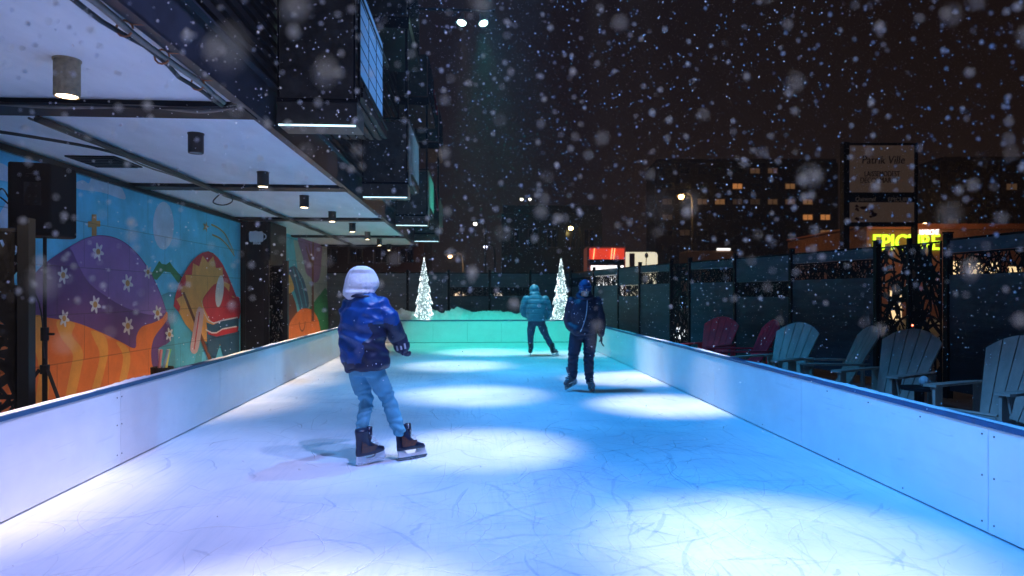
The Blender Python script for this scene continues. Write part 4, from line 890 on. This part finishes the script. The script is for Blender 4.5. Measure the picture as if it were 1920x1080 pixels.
def head_shape(mb, c, F, s=1.0):
    """skull, jaw, brow, nose, ears; c is the middle of the head, F where the face looks"""
    F = Vector(F).normalized(); Rv = F.cross(Vector((0, 0, 1))).normalized(); U = Rv.cross(F); q = Matrix((Rv, F, U)).transposed()
    P = lambda x, y, z: c+q @ Vector((x, y, z))*s
    mb.ell(P(0, -.012, .030), (.075*s, .092*s, .088*s), q, 20, 14); mb.ell(P(0, .022, -.045), (.056*s, .060*s, .068*s), q, 16, 12)
    mb.ell(P(0, .055, -.092), (.026*s, .022*s, .020*s), q); mb.ell(P(0, .072, .022), (.052*s, .018*s, .012*s), q)
    for x in (-1, 1):
        mb.ell(P(x*.036, .056, -.022), (.020*s, .018*s, .018*s), q); mb.ell(P(x*.078, -.008, -.012), (.010*s, .018*s, .030*s), q)
        mb.ell(P(x*.031, .078, .002), (.013*s, .010*s, .009*s), q)
    mb.tube([P(0, .082, .012), P(0, .098, -.014), P(0, .106, -.028)], [.008*s, .011*s, .014*s], 8)
    for z, r in ((-.052, .008), (-.062, .009)): mb.tube([P(-.024, .074, z), P(0, .084, z+.002), P(.024, .074, z)], [r*.6*s, r*s, r*.6*s], 6)
    mb.tube([P(0, -.02, -.06), P(0, -.03, -.17)], .052*s, 14)
    return P

def skate(parent, heel, heading, pitch=0, roll=0, s=1.0, shell=None, accent=None, holder=None, figure=False):
    """boot with cuff, tongue, laces; holder and blade beneath; heel: the blade's rear end"""
    Mx = Matrix.Translation(heel) @ Matrix.Rotation(heading, 4, 'Z') @ Matrix.Rotation(-pitch, 4, 'Y') @ Matrix.Rotation(roll, 4, 'X') @ Matrix.Scale(s, 4)
    X = lambda x, y, z: Mx @ Vector((x, y, z)); ax = Mx.to_3x3()
    m = MB(); n = 18
    def rg(cx, z, lx, ly, back=None): return [X(cx+lx*cos(2*pi*i/n), ly*sin(2*pi*i/n), z+(.0 if back is None else back*cos(2*pi*i/n))) for i in range(n)]
    m.rings([rg(.135, .085, .140, .040), rg(.135, .098, .148, .047), rg(.130, .125, .142, .048, -.004), rg(.112, .150, .118, .046, -.012), rg(.085, .180, .090, .044, -.018), rg(.066, .215, .068, .044, -.014), rg(.058, .255, .062, .046, -.006), rg(.056, .300, .066, .049, .0), rg(.056, .318, .062, .046, .0)])
    boot = m.build('skate', shell, parent, True)
    m = MB(); m.rings([[X(.045+.10*t+dx, y, .115+.0*t+z) for dx, y, z in ((0, -.0505, 0), (.03, -.0505, .03), (.03, -.0515, .05), (0, -.0515, .035))] for t in (0, 1)]); 
    for sgn in (-1, 1): m.prism([X(.02, sgn*.047, .12), X(.10, sgn*.0475, .115), X(.13, sgn*.046, .14), X(.06, sgn*.046, .20), X(.03, sgn*.047, .22)], ax @ Vector((0, sgn*.004, 0)))
    m.build('side_patch', accent, boot)
    m = MB(); m.tube([X(.118, 0, .20), X(.126, 0, .26), X(.134, 0, .325)], [.024*s, .030*s, .026*s], 10); m.build('tongue', shell, boot, True)
    m = MB()
    for k in range(6):
        f = k/5; x = .205-.085*f; z = .155+.125*f; m.tube([X(x-.01, -.035, z-.006), X(x+.012, 0, z+.012), X(x-.01, .035, z-.006)], .0035*s, 5)
    m.build('laces', M['white'], boot)
    hz = M['white'] if holder is None else holder
    m = MB()
    prof = [(-.004, .086), (.06, .086), (.085, .052), (.17, .052), (.195, .086), (.272, .086), (.286, .03), (.262, .028), (.02, .028), (-.006, .03)]
    m.prism([X(x, -.011, z) for x, z in prof], ax @ Vector((0, .022, 0))); m.build('blade_holder', hz, boot)
    m = MB(); bl = [(-.008, .032), (.288, .032), (.290, .018), (.275, .003), (.255, 0), (.02, 0), (0, .004), (-.012, .016)]
    m.prism([X(x, -.0022, z) for x, z in bl], ax @ Vector((0, .0044, 0))); m.build('blade', M['steel'], boot)
    return X

SKIN = mat('skin', (.56, .38, .31), .55, var=.08)
def folds(dirs, amp, sc, seed):
    def f(co, n):
        v = 0
        for (d, k) in dirs:
            p = Vector((co.dot(d)*k*sc, co.z*sc*.35+seed, (co.x-co.y)*sc*.25)); a = noise.noise(p); v += (1-abs(a)*2.6)*amp
        return max(-amp*2, min(amp*1.6, v))*.8
    return f

# ---- skater seen from behind, white hood and blue jacket
Z1 = 6.12
def q1(u, v, dz=0): return pt(u, v, Z1+dz)
p1 = thing('person', 'skater from behind in white hood, shiny blue jacket and light blue trousers', 'person', (q1(712, 872).x, q1(712, 872).y, 0))
hd = RAD(90)-PSI-RAD(30); F1 = Vector((cos(hd), sin(hd), 0)); R1 = Vector((F1.y, -F1.x, 0))
LLg = [q1(671, 700, .02), q1(677, 722, .03), q1(687, 750, .05), q1(682, 782, .0), q1(679, 812, -.06)]
RLg = [q1(704, 698, .0), q1(714, 720, .0), q1(727, 746, .06), q1(738, 778, .06), q1(748, 806, .04)]
ARr = [q1(712, 572, .0), q1(727, 596, -.02), q1(738, 615, .04), q1(747, 636, .16)]
ARl = [q1(657, 573, .06), q1(652, 602, .13), q1(655, 632, .24), q1(672, 652, .36)]
# body (under the clothes)
b = MB(); b.rings([ellring(q1(u, v), R1, F1, w*.72, d*.72) for u, v, w, d in ((684, 560, .12, .10), (683, 580, .21, .13), (681, 620, .2, .14), (686, 680, .19, .14), (688, 700, .17, .13))])
for L, r in ((LLg, (.085, .075, .055, .05, .04)), (RLg, (.085, .075, .055, .05, .04)), (ARr, (.05, .045, .04, .03)), (ARl, (.05, .045, .04, .03))): limb(b, L, r)
hc = q1(679, 523, .03); head_shape(b, hc, Vector((cos(hd-.35), sin(hd-.35), -.18)), .98)
put(remesh(b, .014, 2), 'body', SKIN, p1)
# trousers
b = MB(); b.rings([ellring(q1(u, v), R1, F1, w, d) for u, v, w, d in ((687, 676, .155, .12), (687, 690, .158, .125), (687, 704, .148, .118))])
limb(b, LLg, (.086, .082, .064, .062, .055)); limb(b, RLg, (.092, .086, .069, .068, .062))
tr = remesh(b, .011, 4)
def tf(co, n):
    k = 0
    for (kn, am) in ((LLg[2], .010), (RLg[2], .010), (LLg[4], .010), (RLg[4], .008)):
        d = (co-kn).length; k += am*math.exp(-(d/.13)**2)*sin((co.z-kn.z)*95+6*noise.noise(co*9))
    return k+.006*noise.noise(Vector((co.x*9, co.y*9, co.z*4)))
displace(tr, tf); put(tr, 'trousers', mat('light_blue_trousers', (.10, .36, .50), .75, var=.15, scale=12, bump=.15, bscale=180), p1)
# jacket
b = MB(); b.rings([ellring(q1(u, v, dz), R1, F1, w, d, tilt=tl) for u, v, w, d, dz, tl in ((685, 549, .085, .085, .02, 0), (684, 557, .125, .10, .01, 0), (683, 567, .165, .115, 0, 0), (682, 585, .192, .13, 0, 0), (681, 612, .205, .14, 0, 0), (681, 640, .206, .145, 0, .05), (684, 668, .202, .145, 0, .1), (688, 684, .198, .145, 0, .12), (688, 691, .196, .142, 0, .14))])
limb(b, ARr, (.080, .070, .065, .055)); limb(b, ARl, (.078, .068, .062, .05))
jk = remesh(b, .011, 3)
d1 = Vector((.55, .1, .8)); d2 = Vector((-.6, .2, .7))
fo = folds(((d1, 1.0), (d2, .6)), .025, 9.5, 3.1)
def jf(co, n):
    return fo(co, n)*(1.0 if co.z < 1.38 else .35)+.004*noise.noise(co*22)
displace(jk, jf)
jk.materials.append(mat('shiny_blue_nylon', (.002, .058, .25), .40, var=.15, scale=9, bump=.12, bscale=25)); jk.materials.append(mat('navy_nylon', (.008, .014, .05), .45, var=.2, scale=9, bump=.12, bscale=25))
uc1 = q1(687, 640)
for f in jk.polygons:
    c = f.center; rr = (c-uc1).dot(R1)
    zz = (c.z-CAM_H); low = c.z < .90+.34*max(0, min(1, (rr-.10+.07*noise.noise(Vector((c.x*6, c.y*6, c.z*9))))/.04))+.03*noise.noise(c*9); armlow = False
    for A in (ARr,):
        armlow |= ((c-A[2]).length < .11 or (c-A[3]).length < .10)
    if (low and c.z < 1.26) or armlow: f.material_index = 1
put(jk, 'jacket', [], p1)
# hood
b = MB(); hF = Vector((cos(hd-.45), sin(hd-.45), 0)); hR = Vector((hF.y, -hF.x, 0))
hp = ((498.5, 672, 684), (501, 665, 691), (506, 658.5, 698), (513, 654, 702.5), (521, 651, 706), (530, 649, 708.5), (537, 648, 708), (543, 647, 704), (548, 646.5, 700), (553, 647, 696), (561, 655, 691))
b.rings([ellring(q1((l+r)/2, v, .02+(.03 if 510 < v < 545 else 0)), hR, hF, (r-l)/2/209*1.0, (r-l)/2/209*1.10, pw=2.1) for v, l, r in hp])
hm = remesh(b, .008, 3); hcx = q1(677, 540, .02)
def hoodf(co, n):
    d = co-hcx; a = math.atan2(d.dot(hF), d.dot(hR)); w = math.exp(-max(0, co.z-1.50)/.055)
    return .006*sin(9*a+2.5*sin(3*a))*w+.005*noise.noise(Vector((co.x*8+co.z*7, co.y*8, co.z*3)))+.0015*noise.noise(co*40)-.006*math.exp(-((a+1.35)/.05)**2)*(1-.6*w)
displace(hm, hoodf)
HOODM = mat('white_fleece_hood', (.86, .86, .88), .85, var=.06, scale=20, bump=.2, bscale=200)
hood = put(hm, 'hood', HOODM, p1)
NVC = mat('navy_trim', (.006, .012, .045), .55, var=.2)
m = MB(); cc = q1(679, 556, .015); m.tube([cc+R1*.118*cos(a)+F1*.112*sin(a)+Vector((0, 0, -.012-.02*sin(a))) for a in [2*pi*i/28 for i in range(29)]], .017, 8); m.build('collar', NVC, p1, True)
m = MB(); cc = q1(688, 690.5); m.tube([cc+R1*.200*cos(a)+F1*.147*sin(a)+Vector((0, 0, .14*.2*cos(a)+.004*sin(7*a))) for a in [2*pi*i/40 for i in range(41)]], .013, 8); m.build('hem_band', NVC, p1, True)
# gloves
GLV = mat('padded_glove', (.012, .016, .06), .5, var=.4, scale=25, bump=.3, bscale=60); GLW = mat('glove_white', (.55, .56, .62), .5, var=.2)
gd = (q1(753, 660, .17)-q1(746, 634, .13)).normalized()
g_ = hand(q1(748, 637, .15), gd+Vector((0, .0, -.15)), Vector((-.7, -.5, 0)), 1.35, 1.25, -1); g_.tube([q1(742, 622, .10), q1(748, 634, .12), q1(753, 648, .14)], [.062, .078, .07], 14); g_.ell(q1(753, 648, .14), (.078, .07, .075)); gl = remesh(g_, .0075, 2)
gl_o = put(gl, 'glove', GLV, p1); m = MB(); k0 = q1(752, 646, .08)
for j in range(3): m.tube([k0+Vector((-.04+.035*j, -.005, -.01+.01*j)), k0+Vector((-.03+.035*j, -.012, -.055+.008*j))], .009, 6)
m.build('glove_trim', GLW, gl_o)
put(remesh(hand(q1(667, 654, .38), Vector((.6, .6, -.3)), Vector((0, 0, 1)), 1.35, .8), .0085, 2), 'glove', GLV, p1)
BSH = mat('boot_black_blue', (.010, .016, .045), .35, var=.35, scale=20); ORG = mat('boot_orange', (.02, .02, .03), .45, var=.9, scale=60, col2=(.15, .045, .02))
pl = q1(668, 876); pl.z = 0; pr = q1(741, 867, .08); pr.z = 0
f1 = pt(670, 875, 5.95); f1.z = .002; f2 = pt(749, 866, 6.13); f2.z = .002
skate(p1, f1, RAD(90)-PSI-RAD(47), RAD(4), RAD(3), 1.0, BSH, ORG)
skate(p1, f2, RAD(90)-PSI-RAD(52), RAD(0), RAD(-15), 1.0, BSH, ORG)

# ---- man skating towards the camera, dark jacket with a pale zip
Z2 = 10.5
def q2(u, v, dz=0): return pt(u, v, Z2+dz)
p2 = thing('person', 'skater in dark navy jacket with pale zip, cap and skates, facing us', 'person', (q2(1095, 735).x, q2(1095, 735).y, 0))
hd = RAD(270)-PSI+RAD(6); F2 = Vector((cos(hd), sin(hd), 0)); R2 = Vector((-F2.y, F2.x, 0))*-1
if R2.x < 0: R2 = -R2
LL2 = [q2(1081, 628), q2(1078, 648, -.03), q2(1075, 668, -.05), q2(1074, 685, .05), q2(1075, 702, .12)]
RL2 = [q2(1107, 626), q2(1106, 648, -.02), q2(1104, 670, -.02), q2(1104, 690, .0), q2(1105, 710, .02)]
AL2 = [q2(1071, 566, .02), q2(1067, 588, .05), q2(1068, 608, .04), q2(1080, 620, -.12)]
AR2 = [q2(1119, 566, .02), q2(1124, 588, .04), q2(1127, 607, .02), q2(1127, 626, -.05)]
b = MB(); b.rings([ellring(q2(u, v), R2, F2, w, d) for u, v, w, d in ((1096, 556, .08, .08), (1096, 566, .16, .1), (1096, 600, .16, .11), (1095, 630, .15, .11))])
for L, r in ((LL2, (.085, .075, .055, .05, .04)), (RL2, (.085, .075, .055, .05, .04)), (AL2, (.05, .045, .04, .03)), (AR2, (.05, .045, .04, .03))): limb(b, L, r)
hc2 = q2(1097, 541, -.06); hF2 = (F2*1.0+Vector((0, 0, -.08))).normalized(); P2h = head_shape(b, hc2, hF2, 1.05)
put(remesh(b, .010, 2, .4), 'body', SKIN, p2)
b = MB(); b.rings([ellring(q2(u, v), R2, F2, w, d) for u, v, w, d in ((1094, 610, .18, .14), (1094, 622, .185, .14), (1094, 634, .165, .13))])
limb(b, LL2, (.11, .102, .082, .078, .066)); limb(b, RL2, (.11, .102, .082, .076, .064))
tr = remesh(b, .012, 3)
def tf2(co, n):
    k = 0
    for kn in (LL2[2], RL2[2], LL2[4], RL2[4]): k += .010*math.exp(-((co-kn).length/.14)**2)*sin((co.z-kn.z)*80+6*noise.noise(co*8))
    return k+.006*noise.noise(co*7)
displace(tr, tf2); put(tr, 'trousers', mat('dark_jeans', (.010, .018, .05), .8, var=.25, scale=12), p2)
b = MB(); b.rings([ellring(q2(u, v), R2, F2, w, d) for u, v, w, d in ((1096, 556, .09, .09), (1096, 562, .14, .11), (1096, 569, .195, .125), (1096, 584, .205, .135), (1096, 604, .198, .14), (1095, 620, .19, .14), (1095, 628, .188, .14))])
limb(b, AL2, (.082, .076, .070, .060)); limb(b, AR2, (.082, .074, .066, .052))
jk = remesh(b, .012, 3); fo = folds(((Vector((.3, .1, .9)), 1.0), (Vector((-.5, 0, .8)), .7)), .011, 7, 8.1); displace(jk, lambda co, n: fo(co, n)+.004*noise.noise(co*18))
put(jk, 'jacket', mat('dark_navy_jacket', (.008, .012, .04), .55, var=.3, scale=10, bump=.12, bscale=30), p2)
m = MB(); zp = [q2(1098, 563)+F2*.118, q2(1097, 575)+F2*.145, q2(1095, 590)+F2*.155, q2(1091, 605)+F2*.155, q2(1087, 616)+F2*.150]; m.tube(cat(zp, 5), .007, 6); m.build('zip', mat('pale_zip', (.35, .38, .45), .4, var=0), p2)
m = MB(); m.tube([q2(1087, 616)+F2*.155, q2(1084, 621)+F2*.16], .008, 6); m.build('zip_pull', M['white'], p2)
# collar / hood round the neck, cap with brim
b = MB(); n = 20; cN = q2(1096, 556, .0)
b.tube([cN+R2*.105*cos(a)+F2*.085*sin(a)+Vector((0, 0, .0-.035*sin(a))) for a in [2*pi*i/n for i in range(n+1)]], .036, 10); b.ell(q2(1096, 552, .12), (.12, .08, .10))
put(remesh(b, .012, 3), 'collar_hood', mat('navy_hood', (.010, .016, .06), .7, var=.2), p2)
U2 = R2.cross(hF2); U2 = U2 if U2.z > 0 else -U2; qm = Matrix((R2, hF2, U2)).transposed(); CAPM = mat('blue_cap', (.008, .045, .16), .7, var=.2, scale=20)
b = MB(); n = 22; rows = []
for j in range(8):
    th = (pi/2)*j/7; rows.append([hc2+qm @ Vector((.094*cos(th)*cos(2*pi*i/n), -.012+.112*cos(th)*sin(2*pi*i/n), .028+.108*sin(th)+.004)) for i in range(n)])
b.rings(rows); b.rings([[hc2+qm @ Vector((.094*cos(2*pi*i/n), -.012+.112*sin(2*pi*i/n), z)) for i in range(n)] for z in (-.03, .028)])
cp = b.build('cap', CAPM, p2, True)
b = MB(); br = [hc2+qm @ Vector((.084*cos(a), .080+.060*sin(a), .034-.012*sin(a))) for a in [pi*i/12 for i in range(13)]]; b.prism(br, qm @ Vector((0, 0, .008))); b.build('brim', CAPM, cp)
GL2 = mat('dark_glove', (.014, .018, .04), .6, var=.3)
put(remesh(hand(q2(1127, 629, -.06), Vector((.02, -.15, -1)), Vector((-1, .2, 0)), 1.05, .45, 1), .0075, 2), 'glove', GL2, p2)
put(remesh(hand(q2(1081, 621, -.13), Vector((.55, .2, -.6)), Vector((0, 1, 0)), 1.0, .7, 1), .0085, 2), 'glove', GL2, p2)
GRB = mat('grey_boot', (.10, .10, .13), .4, var=.3, scale=20); GRA = mat('grey_boot_trim', (.05, .05, .07), .5, var=.2)
e1 = pt(1082, 714, 10.72); skate(p2, Vector((e1.x, e1.y, .10)), RAD(180)+RAD(38), RAD(-17), RAD(0), 1.0, GRB, GRA, M['steel'])
e2 = pt(1104, 726, 10.62); e2.z = .002; skate(p2, e2, RAD(-84), 0, RAD(0), 1.0, GRB, GRA, GRA)

# ---- far skater from behind, teal puffer jacket
Z3 = 16.5
def q3(u, v, dz=0): return pt(u, v, Z3+dz)
p3 = thing('person', 'far skater from behind in teal puffer jacket and jeans, legs apart', 'person', (q3(1013, 667).x, q3(1013, 667).y, 0))
hd = RAD(90)-PSI; F3 = Vector((cos(hd), sin(hd), 0)); R3 = Vector((F3.y, -F3.x, 0))
LL3 = [q3(998, 604), q3(996, 618, .0), q3(995, 630, .04), q3(995, 642, .02), q3(995.5, 653, -.02)]
RL3 = [q3(1014, 604), q3(1019, 618), q3(1024, 630, .05), q3(1031, 643, .04), q3(1036, 653, .02)]
AL3 = [q3(987, 562, .0), q3(982, 576, .02), q3(983, 588, .10), q3(993, 594, .28)]
AR3 = [q3(1022, 562, .0), q3(1028, 576, .02), q3(1029, 590, .10), q3(1021, 598, .26)]
b = MB(); b.rings([ellring(q3(u, v), R3, F3, w, d) for u, v, w, d in ((1005, 552, .08, .08), (1005, 562, .17, .1), (1005, 590, .16, .11), (1006, 606, .15, .11))])
for L, r in ((LL3, (.085, .075, .055, .05, .04)), (RL3, (.085, .075, .055, .05, .04)), (AL3, (.05, .045, .04, .03)), (AR3, (.05, .045, .04, .03))): limb(b, L, r)
head_shape(b, q3(1001, 542, .12), F3*1.0+Vector((0, 0, -.6)), 1.0); put(remesh(b, .014, 2), 'body', SKIN, p3)
b = MB(); b.rings([ellring(q3(u, v), R3, F3, w, d) for u, v, w, d in ((1006, 596, .175, .14), (1006, 604, .18, .15), (1006, 611, .16, .13))])
limb(b, LL3, (.105, .098, .078, .07, .06)); limb(b, RL3, (.108, .10, .08, .072, .062))
tr = remesh(b, .013, 3); displace(tr, lambda co, n: .009*noise.noise(Vector((co.x*8, co.y*8, co.z*14)))); put(tr, 'trousers', mat('slate_jeans', (.03, .06, .12), .8, var=.25, scale=10), p3)
b = MB(); b.rings([ellring(q3(u, v), R3, F3, w, d) for u, v, w, d in ((1004, 551, .10, .10), (1004, 557, .17, .13), (1005, 563, .225, .155), (1005, 575, .245, .18), (1006, 588, .245, .185), (1006, 599, .235, .18), (1006, 602, .225, .175))])
limb(b, AL3, (.105, .10, .09, .07)); limb(b, AR3, (.105, .10, .09, .07)); jk = remesh(b, .013, 3)
displace(jk, lambda co, n: -.016*max(0, cos(2*pi*co.z/.115+.6*noise.noise(co*3)))**6+.006*noise.noise(co*10))
PUF = mat('teal_puffer_nylon', (.03, .20, .28), .5, var=.15, scale=8); put(jk, 'jacket', PUF, p3)
b = MB(); b.ell(q3(1002, 543, .08), (.125, .14, .125)); b.ell(q3(1003, 551, .02), (.14, .11, .07)); hm = remesh(b, .012, 3); displace(hm, lambda co, n: .006*noise.noise(co*14)); put(hm, 'hood', PUF, p3)
for a, d in ((q3(994, 595, .3), Vector((.6, .5, -.3))), (q3(1020, 599, .28), Vector((-.6, .5, -.3)))): put(remesh(hand(a, d, Vector((0, 0, 1)), 1.05, .7), .010, 2), 'glove', GL2, p3)
BK2 = mat('black_boot', (.014, .015, .02), .4, var=.3)
h1 = pt(994.5, 668, 16.42); h1.z = .002; skate(p3, h1, RAD(84), 0, RAD(0), 1.0, BK2, BK2)
h2 = pt(1036, 668, 16.42); h2.z = .002; skate(p3, h2, RAD(50), 0, RAD(-12), 1.0, BK2, GRB)

# ------------------------------------------------------------------ falling snow
rn = random.Random(99); m = MB(); OV = ((1, 0, 0), (0, 1, 0), (-1, 0, 0), (0, -1, 0), (0, 0, 1), (0, 0, -1)); OF = ((0, 1, 4), (1, 2, 4), (2, 3, 4), (3, 0, 4), (1, 0, 5), (2, 1, 5), (3, 2, 5), (0, 3, 5))
def flakes(count, y0, y1, zmax, s0, s1, wmul=1.05):
    vs, fs = [], []
    n = 0
    while n < count:
        y = (y0**3+(y1**3-y0**3)*rn.random())**(1/3); hw = y*wmul; x = rn.uniform(-hw, hw)+y*.07; z = CAM_H+rn.uniform(-.55, .62)*y*1.05
        n += 1
        if z < .05 or z > zmax or (y < 4 and z < 1.46) or (y < 9 and z < 1.0 and rn.random() < .6): continue
        if x < -1.95+BK*(y-6) and y > .6: continue
        s = rn.uniform(s0, s1)*.5*rn.choice((.7, .85, 1, 1, 1.25)); k = len(m.v); a = rn.uniform(0, 6.28); ca, sa = cos(a)*s, sin(a)*s; sq = rn.uniform(.6, 1.2)
        for v in OV: m.v.append(Vector((x+v[0]*ca-v[1]*sa, y+v[0]*sa+v[1]*ca, z+v[2]*s*sq)))
        for f in OF: m.f.append([k+i for i in f]); m.m.append(0)
flakes(2500, .24, 1.8, 4, .0055, .0115)
flakes(8000, 1.8, 5, 6, .005, .010)
OF = ((0, 1, 2), (0, 3, 1), (1, 3, 2), (2, 3, 0)); OV = ((1, 0, -.5), (-.5, .87, -.5), (-.5, -.87, -.5), (0, 0, 1))
flakes(42000, 5, 13, 11, .005, .011)
flakes(95000, 13, 34, 20, .009, .018)
tag(m.build('snowfall', mat('snowflake', (.9, .9, .92), .9, var=0, transl=.5), local=True, smooth=True), 'white snowflakes falling through the night air', 'snow', kind='stuff')

# ------------------------------------------------------------------ snowy night air
hz = MB(); hz.span((-150, -20, -1.1), (150, 195, 45)); hm_ = bpy.data.materials.new('night_haze'); hm_.use_nodes = True; t_ = hm_.node_tree; t_.nodes.clear()
ou = t_.nodes.new('ShaderNodeOutputMaterial'); pv = t_.nodes.new('ShaderNodeVolumePrincipled'); pv.inputs['Color'].default_value = (.92, .92, .94, 1); pv.inputs['Density'].default_value = .0013; pv.inputs['Anisotropy'].default_value = .2
t_.links.new(pv.outputs[0], ou.inputs['Volume'])
tag(hz.build('haze', hm_, local=True), 'thin snowy haze filling the night air', 'haze', kind='stuff')
